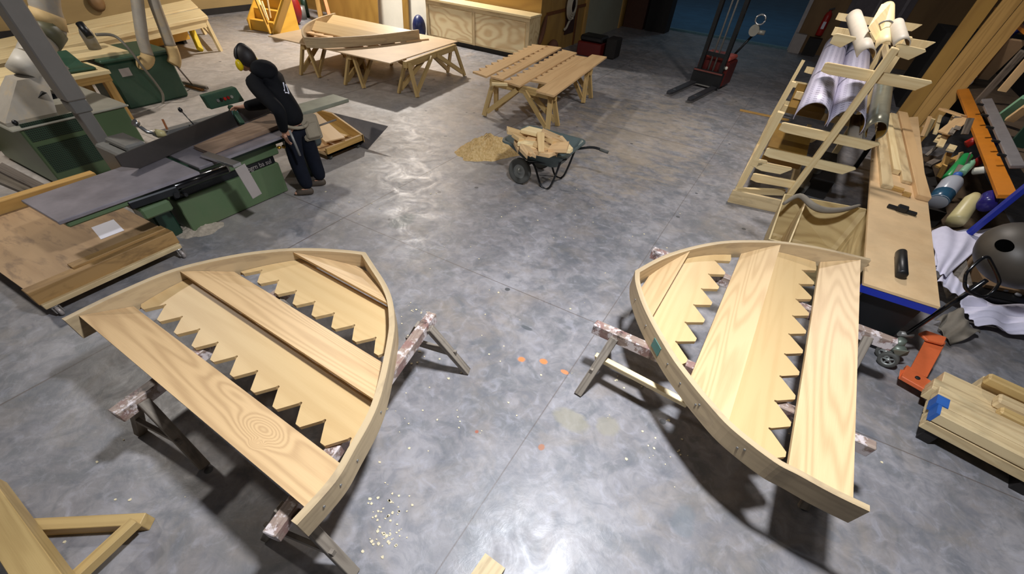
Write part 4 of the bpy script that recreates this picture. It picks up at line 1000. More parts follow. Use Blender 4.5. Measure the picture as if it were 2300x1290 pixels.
# hair: a cap over the back and top of the skull
mb = MB(); ct = headc + V((.008, 0, .028)); hv = []; hf = []; nu, nv = 24, 10
fdir = (jaw - headc); fdir.z = 0; fdir.normalize(); sd_ = V((-fdir.y, fdir.x, 0)); tl_ = (V((0, 0, 1)) * .88 - fdir * .48).normalized(); fo = sd_.cross(tl_)
for j in range(nv + 1):
    ph_ = 1.72 * j / nv
    for k in range(nu):
        a = 2 * math.pi * k / nu
        hv.append(ct + (sd_ * math.cos(a) * .115 + fo * math.sin(a) * .135) * math.sin(ph_) + tl_ * math.cos(ph_) * .145)
for j in range(nv):
    for k in range(nu): hf.append((j * nu + k, (j + 1) * nu + k, (j + 1) * nu + (k + 1) % nu, j * nu + (k + 1) % nu))
mb.add(hv, hf, None, 0, True); mb.build('hair', 'hair', person)
ed_ = MB()
for s_ in (-1, 1):
    c_ = headc + sd_ * (.118 * s_) + V((.0, 0, -.02)) - fdir * .005
    ed_.ell(c_, (.038, .04, .058))
    ed_.ell(c_ + sd_ * .012 * s_, (.034, .038, .06))
eo = ed_.build('ear_defenders', 'yellow', person, label='yellow ear defenders')
mb = MB(); mb.tube([headc + sd_ * (.13 * math.cos(t)) + (V((0, 0, 1)) * .9 - fdir * .0).normalized() * (.172 * math.sin(t)) for t in [math.pi * i / 16 for i in range(17)]], .009, 8); mb.build('headband', 'black', eo)
# belt, pouch, back print
bc = hip + V((.06, -.02, .02))
mb = MB(); mb.tube([hip + V((.155 * math.cos(t), .165 * math.sin(t), .045 - .03 * math.cos(t))) for t in [2 * math.pi * i / 24 for i in range(25)]], .02, 8); mb.build('belt', 'leather', person)
pw = PY(690, 283, 3.92); 
mb = MB(); mb.frame(pw + V((.02, .02, -.02)), V((.25, .97, 0)).normalized(), V((.97, -.25, .12)).normalized(), V((-.12, .03, .99)), .26, .10, .30); mb.frame(pw + V((.08, .0, -.04)), V((.25, .97, 0)).normalized(), V((.97, -.25, .12)).normalized(), V((-.12, .03, .99)), .20, .06, .18); po = mb.build('tool_pouch', 'leather', person, bevel=0.02)
mb = MB(); q = PY(662, 300, 3.52); mb.tube([PY(650, 292, 3.50), PY(674, 350, 3.50)], .016, 8); mb.build('hammer_loop', 'greymetal', person)
mb = MB(); mb.tube([pw + V((.06, .12, -.02)), pw + V((.16, .38, .02))], .012, 8); mb.build('pencil', 'oldwood', po)
# ================================================================ wheelbarrow
wb = thing('wheelbarrow', 'two-wheeled wheelbarrow with grey tray heaped with offcuts', 'wheelbarrow', (-2.9, 6.3, 0))
def rr(cx, cy, hx, hy, z, n=6, r=.12):
    out = []
    for sx, sy, a0 in ((1, 1, 0), (-1, 1, 90), (-1, -1, 180), (1, -1, 270)):
        for i in range(n + 1):
            a = math.radians(a0 + 90 * i / n); out.append(V((cx + sx * (hx - r) + r * math.cos(a), cy + sy * (hy - r) + r * math.sin(a), z)))
    return out
mb = MB(); ringsW = [rr(-2.92, 6.3, .33, .24, .34), rr(-2.94, 6.3, .46, .37, .50), rr(-2.95, 6.3, .53, .44, .60), rr(-2.95, 6.3, .55, .46, .60), rr(-2.95, 6.3, .55, .46, .585)]
n_ = len(ringsW[0]); vs_ = [q for r_ in ringsW for q in r_]
mb.add(vs_, [(i * n_ + k, i * n_ + (k + 1) % n_, (i + 1) * n_ + (k + 1) % n_, (i + 1) * n_ + k) for i in range(4) for k in range(n_)] + [tuple(range(n_))[::-1]], None, 0, False)
to_ = mb.build('tray', 'traygrey', wb, fixn=False); so_ = to_.modifiers.new('t', 'SOLIDIFY'); so_.thickness = .012
for y in (5.93, 6.67):
    mb = MB(); mb.lathe([(.11, -.03), (.17, -.045), (.195, -.03), (.2, 0), (.195, .03), (.17, .045), (.11, .03), (.11, -.03)], (-3.16, y, .2), (0, 1, 0), 32); w_ = mb.build('wheel', 'rubber', wb)
    mb = MB(); mb.lathe([(0, -.035), (.03, -.035), (.035, -.02), (.09, -.012), (.115, -.03), (.118, .03), (.09, .012), (.035, .02), (.03, .035), (0, .035)], (-3.16, y, .2), (0, 1, 0), 28); mb.build('rim', 'rimgrey', w_)
mb = MB(); mb.cyl((-3.16, 5.93, .2), (-3.16, 6.67, .2), .014, 10); mb.build('axle', 'darkmetal', wb)
for y in (6.03, 6.55):
    mb = MB(); mb.tube(smooth_path([(-3.16, y, .22), (-2.98, y, .33), (-2.80, y, .03), (-2.66, y, .02), (-2.58, y, .2), (-2.50, y, .52)], 6), .017, 10); mb.build('leg', 'black', wb)
    far_ = y > 6.3
    mb = MB(); mb.tube(smooth_path([(-3.1, y, .33), (-2.7, y, .42), (-2.42, y, .54)] + ([(-2.2, y + .02, .60), (-1.98, y + .03, .585)] if far_ else []), 6), .018, 10); hb = mb.build('handle' if far_ else 'side_rail', 'black', wb)
    if far_:
        mb = MB(); mb.cyl((-2.10, y + .025, .595), (-1.96, y + .032, .583), .022, 12); mb.build('grip', 'rubber', hb)
# offcuts in the barrow
rnd = random.Random(5)
offs = [(1172, 300, .72, 35, .34, .10, 12), (1205, 297, .80, -10, .36, .11, 5), (1237, 306, .80, 40, .30, .13, 20), (1252, 330, .75, 15, .24, .16, 8), (1215, 322, .77, -58, .30, .06, 25), (1195, 322, .70, 10, .30, .12, 3), (1185, 338, .67, -40, .34, .09, 6), (1225, 343, .68, -15, .28, .12, 10), (1245, 318, .74, 70, .28, .09, 15), (1262, 335, .70, 25, .22, .10, 4), (1170, 325, .64, -50, .36, .07, 8), (1210, 310, .74, 20, .32, .10, 9), (1180, 312, .70, 60, .26, .11, 14), (1230, 342, .64, 35, .24, .08, 3), (1258, 322, .69, -25, .26, .09, 18), (1200, 338, .66, 80, .28, .08, 2), (1222, 330, .71, 5, .26, .09, 11), (1192, 305, .66, -20, .3, .1, 4), (1240, 337, .66, -70, .26, .08, 6), (1210, 328, .62, 45, .34, .11, 5)]
descs = ['long pale offcut', 'thick tan offcut block', 'wedge-shaped offcut', 'pale tapered offcut', 'narrow square offcut', 'curved edge offcut', 'thin offcut strip', 'forked offcut', 'notched offcut', 'small pale offcut']
where = ['at the left rim of the barrow', 'on top of the barrow heap', 'at the top right of the barrow heap', 'at the right end of the barrow heap', 'standing slanted in the middle of the barrow heap', 'under the top block of the barrow heap', 'along the near rim of the barrow', 'by the near right rim of the barrow', 'sticking up at the back of the barrow heap', 'beside the handle end of the barrow', 'against the near left rim of the barrow', 'in the middle of the barrow heap, beneath the topmost', 'near the back left of the barrow heap', 'lowest at the near corner of the barrow', 'deep at the back right of the barrow heap', 'half buried at the near side of the barrow heap', 'below the slanted square piece in the barrow', 'at the back rim of the barrow, half buried', 'buried at the right of the barrow heap', 'at the bottom of the barrow heap, mostly covered']
for i, (x, y, z, a, l, w_, t_) in enumerate(offs):
    x = 1217 + (x - 1217) * 1.12; l *= 1.15; w_ *= 1.9; z += .035; c = P(x, y, z); ar_ = math.radians(a); tl_ = math.radians(t_ * (1 if i % 2 else -1)); 
    ex = V((math.cos(ar_) * math.cos(tl_), math.sin(ar_) * math.cos(tl_), math.sin(tl_))); ey = V((-math.sin(ar_), math.cos(ar_), 0)); ez = ex.cross(ey); th = .05
    k = i % 4
    if k == 0: po = [(-.5, -.5), (.5, -.35), (.5, .35), (-.5, .5)]
    elif k == 1: po = [(-.5, -.5), (.35, -.5), (.5, -.1), (.3, .5), (-.5, .5)]
    elif k == 2: po = [(-.5, -.1), (-.1, -.5), (.5, -.3), (.2, .05), (.5, .5), (-.4, .45)]
    else: po = [(-.5, -.5), (.5, -.5), (.42, .5), (-.42, .3)]
    mb = MB(); mb.prism([c + ex * (p[0] * l) + ey * (p[1] * w_) - ez * th / 2 for p in po], ez * th, axis=ex)
    single(mb, 'offcut', ('tooth', 'pinepale', 'larch', 'beech')[i % 4], descs[i % 10] + ' ' + where[i], 'offcut', 'wood offcuts heaped in the wheelbarrow', bevel=.002)
c_ = P(1098, 345); mound(c_.x - .05, c_.y + .05, .62, .42, .26, 'sawdust_heap', 'sawdust', 'heap of yellow sawdust on the floor beside the wheelbarrow', 'sawdust', 9, rot=math.radians(60), sharp=1.3)

# ================================================================ pallet stacker
ps = thing('pallet_stacker', 'dark red electric pallet stacker with tall mast and two low forks', 'stacker', (-1.9, 14.9, 0))
# local frame: forks point towards -x -y
fd_ = (P(1500, 212) - P(1575, 178)); fd_.z = 0; fd_.normalize(); fs_ = V((-fd_.y, fd_.x, 0)); 
if fs_.x < 0: fs_ = -fs_
tip1, tip2 = P(1500, 212, .06), P(1547, 227, .06)
def fork(t):
    b = t - fd_ * 1.7
    poly = [b - fs_ * .085, t - fd_ * .12 - fs_ * .085, t - fs_ * .05, t + fs_ * .05, t - fd_ * .12 + fs_ * .085, b + fs_ * .085]
    m = MB(); m.prism(poly, (0, 0, .05), axis=fd_); return m
for t in (tip1, tip2):
    f_ = fork(t).build('fork', plain('dark fork paint', '#2d2d30', 0.45), ps, bevel=.008)
    m = MB(); q = t - fd_ * .38 + V((0, 0, .051)); m.prism([q - fs_ * .045, q + fd_ * .07, q + fs_ * .045, q - fd_ * .03], (0, 0, .003)); m.build('worn_patch', 'alu', f_)
bc_ = (tip1 + tip2) / 2 - fd_ * 1.7; bc_.z = 0
F_ = lambda a, b, z: bc_ - fd_ * a + fs_ * b + V((0, 0, z))
def fbox(a0, a1, b0, b1, z0, z1): 
    m = MB(); m.frame(F_((a0 + a1) / 2, (b0 + b1) / 2, (z0 + z1) / 2), fd_, fs_, V((0, 0, 1)), abs(a1 - a0), abs(b1 - b0), z1 - z0); return m
fbox(.02, .12, -.42, .42, .06, .40).build('fork_carriage', 'black', ps, bevel=.01)
fbox(-.01, .05, -.40, .40, .36, .39).build('carriage_bar', plain('worn red bar', '#6e3b34', 0.5), ps)
fbox(-.0, .03, -.38, .30, .05, .075).build('step_edge', 'greymetal', ps)
fbox(.22, .95, -.42, .42, .05, .62).build('body', plain('dark red paint', '#561a16', 0.4, var=.1), ps, bevel=.04)
fbox(.25, .9, -.38, .38, .62, .72).build('hood_cover', plain('pinkish red cover', '#b5564a', 0.4), ps, bevel=.03)
for b in (-.30, .30):
    m = MB(); m.frame(F_(.13, b, 2.2), fd_, fs_, V((0, 0, 1)), .12, .10, 4.3); m.build('mast_rail', 'darkmetal', ps)
for b in (-.06, .07):
    m = MB(); m.tube([F_(.14, b, .3), F_(.14, b, 4.3)], .022, 8); m.build('lift_chain', 'greymetal', ps)
fbox(.10, .16, -.36, .36, .70, .78).build('mast_cross_bar', 'darkmetal', ps)
for b in (-.33, .33):
    m = MB(); m.lathe([(0, -.04), (.07, -.04), (.08, 0), (.07, .04), (0, .04)], F_(.6, b, .08), fs_, 16); m.build('wheel', 'rubber', ps)
m = MB(); m.tube([F_(.95, .2, .6), PY(1690, 80, 15.2)], .03, 10); m.build('tiller_arm', 'darkmetal', ps)
q = PY(1694, 68, 15.1); m = MB(); m.cyl(q + V((0, -.07, 0)), q + V((.0, .07, .0)), .12, 20); tl_ = m.build('tiller_head', 'topplate', ps)
m = MB(); m.tube([q + V((.05, 0, -.02)), q + V((.28, 0, -.02))], .05, 12); m.build('grip', 'topplate', tl_)
m = MB(); m.tube([q + V((.05 + .12 * math.cos(t), 0, .22 + .10 * math.sin(t))) for t in [2 * math.pi * i / 16 for i in range(17)]], .02, 8); m.build('hand_guard', 'alu', tl_)
m = MB(); m.ell(F_(.2, .38, .5), (.04, .04, .04)); m.build('lamp_button', 'whitewall', ps)

# ================================================================ cantilever rack
Y0 = 7.95
rk = thing('timber_rack', 'pine double-sided rack with long arms at the right, holding curved shells', 'rack', (.6, Y0 + 2.5, 0))
def R3(x, y, Y=Y0): return PY(x, y, Y)
mb = MB(); mb.beam(R3(1655, 430) , R3(1755, 252), .10, .10, up=(0, -1, 0)); mb.build('post', 'pinepale', rk, bevel=.004)
pb_, pt_ = R3(1772, 440), R3(2012, 108)
mb = MB(); mb.beam(pb_, pt_, .09, .13, up=(0, -1, 0)); mb.build('post', 'pinepale', rk, bevel=.006)
mb = MB(); mb.beam(P(1640, 440, .1), P(1790, 472, .1), .05, .2); mb.build('base_beam', 'timber', rk, bevel=.005)
mb = MB(); mb.beam(P(1652, 428, .12), P(1760, 432, .12), .06, .09); mb.build('base_rail', 'pinepale', rk)
arms = [((1688, 398), (1800, 420)), ((1718, 342), (1918, 388)), ((1752, 285), (1972, 333)), ((1688, 365), (1720, 372)), ((1848, 152), (2088, 196)), ((1868, 88), (1918, 98)), ((2008, 112), (2074, 126)), ((1700, 372), (1775, 388))]
for i, (a, b) in enumerate(arms):
    off_ = -.06 if i % 2 else .06
    A_, B_ = R3(*a, Y0 + off_), R3(*b, Y0 + off_)
    if i < 3: B_.x += 0
    ex = (B_ - A_).normalized(); h_ = .12
    pl_ = [A_ + V((0, 0, -h_ * .35)), A_ + V((0, 0, h_ * .4)), A_ + V((.03, 0, h_ * .5)), B_ + V((-.02, 0, h_ * .5)), B_ + V((0, 0, h_ * .35)), B_ + V((-.12, 0, -h_ * .5)), A_ + V((.10, 0, -h_ * .5))]
    if ex.x < 0: continue
    mb = MB(); mb.prism(pl_, (0, .05, 0), axis=ex); mb.build('arm', 'pinepale', rk, bevel=.004)
# further frames of the rack
for Y, tops in ((Y0 + 2.4, 1), (Y0 + 4.6, 1)):
    for (x0, z1, x1) in ((.02, 1.2, .1),):
        mb = MB(); mb.beam((x0, Y, 0), (x1, Y, z1), .07, .10, up=(0, -1, 0)); mb.build('post', 'pinepale', rk)
    mb = MB(); mb.beam((1.37, Y, 0), (1.37, Y, 2.02), .09, .13, up=(0, -1, 0)); mb.build('post', 'pinepale', rk)
    for (xa, xb, z) in ((.14, 1.0, .4), (.05, 1.45, .78), (.22, 1.72, 1.02 if Y < 11 else 1.06), (.30, 1.75, 1.95)):
        mb = MB(); mb.prism([(xa, Y, z - .05), (xa, Y, z + .05), (xb, Y, z + .05), (xb - .1, Y, z - .06), (xa + .1, Y, z - .06)], (0, .05, 0)); mb.build('arm', 'pinepale', rk)
mb = MB(); mb.beam((.86, Y0, .06), (.86, Y0 + 4.6, .06), .09, .12); mb.build('foot_beam', 'timber', rk)
mb = MB(); mb.beam((.04, Y0, .06), (.04, Y0 + 4.6, .06), .09, .12); mb.build('foot_beam', 'timber', rk)
mb = MB(); mb.beam((1.37, Y0 + 2.4, 1.62), (1.37, Y0 + 4.6, 1.62), .05, .10); mb.build('tie_rail', 'pinepale', rk)

def shell(name, pa, pb, r, lab, mat=('pattern', 'pipeinner'), a0=-10, a1=190, th=.012, group=None, nb=24, rings=()):
    """half-round shell lying along pa->pb, open below"""
    pa, pb = V(pa), V(pb); d = (pb - pa).normalized(); s = V((0, 0, 1)).cross(d).normalized(); u = d.cross(s)
    L_ = (pb - pa).length; mb = MB(); vs = []; gs = []; fs = []; n = nb; m = 6
    for rad_, io in ((r, 0), (r - th, 1)):
        for j in range(m + 1):
            for k in range(n + 1):
                t = math.radians(a0 + (a1 - a0) * k / n); q = pa.lerp(pb, j / m) + s * (rad_ * math.cos(t)) + u * (rad_ * math.sin(t)); vs.append(q); gs.append((L_ * j / m, k / n * r * 3.3, 0))
    w = n + 1; N = w * (m + 1); mi = []
    for j in range(m):
        for k in range(n):
            fs.append((j * w + k, j * w + k + 1, (j + 1) * w + k + 1, (j + 1) * w + k)); mi.append(0)
    for j in range(m):
        for k in range(n):
            fs.append((N + j * w + k, N + (j + 1) * w + k, N + (j + 1) * w + k + 1, N + j * w + k + 1)); mi.append(1)
    for k in range(n):
        fs.append((k, N + k, N + k + 1, k + 1)); mi.append(0); b = m * w; fs.append((b + k, b + k + 1, N + b + k + 1, N + b + k)); mi.append(0)
    for j in range(m):
        fs.append((j * w, (j + 1) * w, N + (j + 1) * w, N + j * w)); mi.append(0); b = n; fs.append((j * w + b, N + j * w + b, N + (j + 1) * w + b, (j + 1) * w + b)); mi.append(0)
    mb.add(vs, fs, gs, 0, True); mb.mi = mi; return mb
z_ = 1.34
A1, A2 = P(1818, 262, 1.2), P(1880, 275, 1.2)
r1 = .235
for i, (xc, lab) in enumerate(((.545, 'patterned lavender half-round shell on the rack, outer one on the left'), (1.03, 'patterned lavender half-round shell on the rack, inner one beside the post'))):
    mb = shell('s', (xc, 8.35, 1.14), (xc + (.06 if i else .08), 14.2, 1.30), r1, lab)
    single(mb, 'half_shell', ['pattern', 'pipeinner'], lab, 'shell', 'patterned shells on the rack')
def tilted(name, px0, px1, Ya, Yb, r, mat, lab, a0=-10, a1=190, cat='shell'):
    mb = shell(name, PY(*px0, Ya), PY(*px1, Yb), r, lab, a0=a0, a1=a1); single(mb, name, mat, lab, cat)
tilted('half_shell', (1945, 128), (1917, 40), 8.2, 9.9, .105, ['greypipe', 'pipeinner'], 'plain pale grey half-round shell lying over the upper rack arms')
tilted('half_shell', (2025, 104), (2012, 58), 8.05, 8.9, .085, ['greypipe', 'pipeinner'], 'short pale grey half-round shell at the top right of the rack')
tilted('half_shell', (1985, 112), (1990, 22), 8.3, 9.9, .10, ['pinepale', 'pipeinner'], 'yellowish wooden half-round shell between the two grey shells')
mb = MB(); mb.tube([PY(1983, 70, 8.8) + V((.108 * math.cos(t), 0, .108 * math.sin(t))) for t in [math.pi * i / 12 for i in range(13)]], .012, 6); single(mb, 'strap', 'greymetal', 'thin strap over the yellowish wooden shell on the rack', 'strap')
mb = MB(); mb.prism([PY(1972, 100, 8.6), PY(1950, 62, 8.6), PY(1980, 10, 9.2), PY(2002, 5, 9.2)], (0, .04, 0)); single(mb, 'top_board', 'pinepale', 'pointed pale board standing at the top of the rack', 'board')
# dull pipe on the lower right arms
mb = shell('p', (1.37, 8.05, 1.24), (1.40, 10.2, 1.45), .125, '', a0=-60, a1=240); single(mb, 'steel_pipe', ['clearpipe', 'pipeinner'], 'dull grey pipe on the right-hand arms of the rack', 'pipe')
mb = shell('p', (1.20, 8.05, 1.12), (1.20, 9.4, 1.2), .11, '', a0=200, a1=350); single(mb, 'trough', ['clearpipe', 'greypipe'], 'silvery trough lying under the dull pipe on the rack', 'pipe')
# boxes on the lower levels
mb = MB(); mb.bx(.16, .75, 8.2, 9.6, .50, .72); single(mb, 'ply_box', 'pipeinner', 'amber ply panel stacked low inside the rack', 'panel')
mb = MB(); mb.bx(.2, .8, 9.8, 11.8, .845, .94); single(mb, 'ply_box', 'pipeinner', 'second amber ply panel behind the lower one inside the rack', 'panel')
mb = MB(); mb.bx(.98, 1.35, 7.75, 8.5, 0, .05); single(mb, 'grey_tray', 'greymetal', 'flat grey tray on the floor between rack and long bench', 'tray')
mb = MB(); mb.bx(1.05, 1.4, 8.7, 10.2, 0, .3); single(mb, 'dark_crate', 'dark', 'dark crate on the floor under the right arms of the rack', 'crate')
mb = MB(); mb.tube([(1.0, 8.6, .08), (1.15, 9.2, .42)], .07, 12); single(mb, 'grey_tube', 'greymetal', 'short grey tube propped under the rack by the dark crate', 'tube')
mb = MB(); mb.beam(P(1662, 247, .02), P(1772, 270, .02), .06, .03); single(mb, 'batten', 'ochrewood', 'thin brown batten lying on the floor behind the rack', 'batten')

# ================================================================ open plywood box
bz = .62
bq = [P(1722, 512, .55), P(1765, 448, bz), P(1950, 462, bz), P(1998, 606, bz)]
bxo = thing('plywood_bin', 'open-topped plywood bin with slanted sides between the rack and the right frame', 'bin', (1.2, 6.3, 0))
f0 = [V((.68, 5.75, .02)), V((.68, 6.75, .02)), V((1.62, 6.75, .02)), V((1.62, 5.75, .02))]
t0_ = [V((.62, 5.55, .50)), V((.62, 6.75, .62)), V((1.70, 7.0, .62)), V((1.80, 5.50, .62))]
def side(i, j, th=.02, nm='side', mat='plybox', zt=None):
    mid = (f0[0] + f0[1] + f0[2] + f0[3]) / 4
    e = (f0[j] - f0[i]).normalized(); nrm_ = e.cross(V((0, 0, 1)))
    if nrm_.dot(mid - f0[i]) < 0: nrm_ = -nrm_
    mb = MB(); mb.prism([f0[i], f0[j], t0_[j], t0_[i]], nrm_ * th, axis=e); mb.build(nm, mat, bxo, bevel=.002)
side(0, 1); side(1, 2); side(2, 3); side(3, 0)
mb = MB(); mb.prism([q + V((0, 0, .0)) for q in f0], (0, 0, .018)); mb.build('bottom', 'plybox', bxo)
mb = MB(); mb.prism([V((.9, 5.76, .04)), V((.9, 6.74, .04)), V((.9, 6.74, .62)), V((.9, 5.76, .28))], (.018, 0, 0)); mb.build('divider', 'ply', bxo)
mb = MB(); mb.bx(.68, 1.62, 6.0, 6.03, .02, .25); mb.build('inner_step', 'plybox', bxo)
mb = MB(); hp = smooth_path([P(1760, 458, .60), P(1795, 440, .68), P(1825, 462, .66), P(1850, 472, .64), P(1890, 472, .65), P(1930, 462, .66)], 6); mb.tube(hp, [.02 + .022 * math.sin(math.pi * i / (len(hp) - 1)) for i in range(len(hp))], 10); single(mb, 'felt_strip', 'felt', 'grey felt roll lying along the back rim of the plywood bin', 'felt')

# ================================================================ long plywood topped bench with the blue edge
bt_ = .72
tq = [P(2112, 690, bt_), P(1940, 636, bt_), P(1960, 330, bt_), P(1985, 268, bt_), P(2062, 262, bt_)]
gb = thing('long_table', 'long plywood-topped table with a blue end rail, black cylinder on it', 'table', (1.9, 7, 0))
mb = MB(); mb.prism([q - V((0, 0, .025)) for q in tq], (0, 0, .025), axis=(0, 1, 0)); mb.build('top', 'benchtop', gb)
mb = MB(); a_, b_ = tq[1] - V((0, -.02, .065)), tq[0] - V((0, -.02, .065)); mb.beam(a_, b_, .03, .075); mb.build('end_rail', 'blue', gb)
mb = MB(); mb.bx(1.62, 2.15, 4.85, 4.9, .0, .62); mb.build('end_panel', 'black', gb)
for x, y in ((1.66, 5.0), (2.12, 5.0), (1.9, 10.8), (2.4, 10.8)):
    mb = MB(); mb.bx(x - .04, x + .04, y - .04, y + .04, 0, .69); mb.build('leg', 'darkmetal', gb)
# boards lying lengthwise on the far half of the table
for i, (x0, x1, y0, y1, h_, lab, mt) in enumerate((
        (1.76, 1.90, 7.6, 11.2, .05, 'leftmost board lying lengthwise on the long table', 'timber'),
        (1.92, 2.02, 8.3, 11.6, .07, 'second board from the left on the long table, raised', 'pinepale'),
        (2.04, 2.16, 8.0, 11.8, .045, 'third board from the left on the long table', 'timber'),
        (2.18, 2.34, 7.5, 12.0, .06, 'rightmost wide board on the long table beside the shelving', 'beech'))):
    mb = MB(); mb.bx(x0, x1, y0, y1, bt_, bt_ + h_); single(mb, 'board', mt, lab, 'board', 'boards lying on the long table', bevel=.004)
for i, (px, py, lab) in enumerate(((2020, 385, 'dark block on the long table between the boards'), (2012, 428, 'flat block on the long table nearest the boards'), (2034, 440, 'small block on the long table left of the dark tool'), (2070, 445, 'tiny block at the right edge of the long table'))):
    q = P(px, py, bt_); mb = MB(); mb.box((q.x, q.y, bt_ + .02), (.16 if i < 2 else .09, .08, .04), -.15); single(mb, 'block', 'ochrewood', lab, 'block', bevel=.003)
q = P(2022, 475, bt_); ct_ = thing('clamp_head', 'black clamp head lying on the long table', 'clamp', q)
mb = MB(); mb.box((q.x, q.y, bt_ + .035), (.12, .10, .07), -.15); mb.build('body', 'black', ct_, bevel=.012)
mb = MB(); e_ = Matrix.Rotation(-.15, 3, 'Z') @ V((1, 0, 0)); mb.beam(q - e_ * .16 + V((0, 0, .02)), q + e_ * .17 + V((0, 0, .02)), .06, .04); mb.build('bar', 'black', ct_, bevel=.008)
q = P(2026, 618, bt_ + .05); q2 = P(2024, 568, bt_ + .05); mb = MB(); mb.lathe([(0, 0), (.04, 0), (.05, .008), (.05, (q2 - q).length - .008), (.042, (q2 - q).length), (0, (q2 - q).length)], q, (q2 - q), 24); single(mb, 'black_cylinder', 'black', 'black cylinder lying on the near end of the long table', 'cylinder')

# ================================================================ pallet truck
pt = thing('pallet_truck', 'orange hand pallet truck with black loop handle in front of the timber stack', 'pallet truck', (2.2, 4.4, 0))
pO = [P(2022, 858, .10), P(2112, 752, .20)]
mb = MB(); mb.prism([P(2038, 838, .13), P(2080, 850, .13), P(2122, 772, .22), P(2078, 762, .22)], (0, 0, .02)); mb.build('frame_top', 'orange', pt, bevel=.006)
mb = MB(); mb.prism([P(2018, 852, .11), P(2030, 826, .11), P(2092, 868, .11), P(2090, 893, .11)], (0, 0, .045)); mb.build('fork', 'orange', pt, bevel=.006)
mb = MB(); mb.prism([P(2018, 852, .04), P(2018, 852, .11), P(2022, 830, .15), P(2022, 838, .04)], (.06, .03, 0)); mb.build('frame_side', 'orange', pt, bevel=.004)
mb = MB(); mb.prism([P(2060, 752, .24), P(2075, 746, .24), P(2122, 762, .24), P(2116, 778, .24), P(2078, 768, .24)], (0, 0, .03)); mb.build('frame_head', 'orange', pt, bevel=.008)
mb = MB(); mb.lathe([(0, 0), (.022, 0), (.022, .012), (0, .012)], P(2060, 850, .155), n=16); mb.build('bolt_hole', 'dark', pt)
for px, py, s_ in ((1995, 808, 0), (1990, 790, .0)):
    c = P(px, py, .09); mb = MB(); ax = V((-.5, .85, 0)).normalized() if False else V((.35, .95, 0)).normalized()
    mb.lathe([(.06, -.022), (.085, -.025), (.09, -.015), (.09, .015), (.085, .025), (.06, .022), (.06, -.022)], c, ax, 28); w_ = mb.build('wheel', 'rubber', pt)
    mb = MB(); mb.lathe([(.062, -.012), (.062, .012), (.05, .012), (.05, -.012), (.062, -.012)], c, ax, 24); mb.lathe([(0, -.02), (.018, -.02), (.018, .02), (0, .02)], c, ax, 14)
    a1_ = ax.orthogonal().normalized(); a2_ = ax.cross(a1_)
    for k in range(5):
        t = 2 * math.pi * k / 5; d_ = a1_ * math.cos(t) + a2_ * math.sin(t); mb.beam(c + d_ * .012, c + d_ * .056, .014, .014)
    mb.build('rim', 'rimgrey', w_)
mb = MB(); c = P(2020, 770, .22); mb.lathe([(0, -.12), (.05, -.12), (.055, 0), (.04, .05), (0, .05)], c, n=18); mb.ell(c + V((.03, -.04, -.05)), (.07, .06, .05)); mb.build('pump', plain('grey green pump', '#6f776b', 0.4, 0.3), pt)
mb = MB(); mb.prism([P(2005, 785, .24), P(2040, 790, .24), P(2035, 800, .16), P(2010, 805, .13)], (.02, .03, 0)); mb.build('steering_bracket', plain('bracket grey', '#858b7c', 0.4, 0.2), pt, bevel=.006)
hb_, ht_ = P(2034, 752, .28), PX(2215, 630, 2.28)
mb = MB(); mb.tube([hb_, ht_], .022, 12); mb.build('handle_bar', 'blackgloss', pt)
lp = [(2167, 632), (2172, 612), (2200, 585), (2216, 578), (2225, 588), (2243, 625), (2242, 640), (2225, 660), (2205, 667), (2178, 656), (2168, 645), (2167, 632)]
pn = (ht_ - hb_).normalized()
lps = []
n_pl = (V((1, 0, 0)).cross(pn)).normalized(); sd_2 = pn.cross(n_pl)
for (x, y) in lp:
    r_ = ray(x, y); nn = V((0.55, -.75, .35)).normalized(); t_ = (ht_ - CAM).dot(nn) / r_.dot(nn); lps.append(CAM + r_ * t_)
mb = MB(); mb.tube(smooth_path(lps, 4), .014, 10); mb.build('handle_loop', 'blackgloss', pt)
mb = MB(); mb.cyl(hb_ - V((.06, .02, 0)), hb_ + V((.06, .02, 0)), .03, 14); mb.build('handle_pivot', 'greymetal', pt)

# ================================================================ timber stack
ts_z = .34
e_t = (P(2300, 1042, .34) - P(2092, 935, .34)); e_t.z = 0; e_t.normalize(); n_t = V((-e_t.y, e_t.x, 0))
o_t = P(2098, 925, ts_z)
def tb(a, b, s0, s1, z0, z1, lab, mt='timber', grp='sawn timbers stacked at the right'):
    """timber from a to b along the stack, s0..s1 across it"""
    mb = MB(); c = V((o_t.x, o_t.y, 0)) + e_t * ((a + b) / 2) + n_t * ((s0 + s1) / 2) + V((0, 0, (z0 + z1) / 2)); mb.frame(c, e_t, n_t, V((0, 0, 1)), b - a, s1 - s0, z1 - z0)
    return mb, lab, mt, grp
zt_ = .34
items = [(0.02, 1.6, 0.0, .13, .24, .34, 'near top timber of the stack, paint on its blue end'), (.0, 1.6, .14, .27, .24, .34, 'second top timber of the stack, blue painted end'),
         (.0, 1.6, .28, .42, .24, .335, 'third top timber of the stack behind the blue ends'), (.03, 1.6, .0, .2, .13, .23, 'lower near timber of the stack facing the floor'), (.03, 1.6, .22, .42, .13, .23, 'lower middle timber of the stack under the blue end'),
         (-.02, 1.6, .44, .62, .13, .27, 'broad board of the stack beside the orange truck'), (.05, 1.6, .64, .84, .13, .25, 'broad board of the stack behind the orange truck'), (.32, 1.6, .86, .98, .13, .30, 'timber at the far side of the stack, in front of the white cloth')]
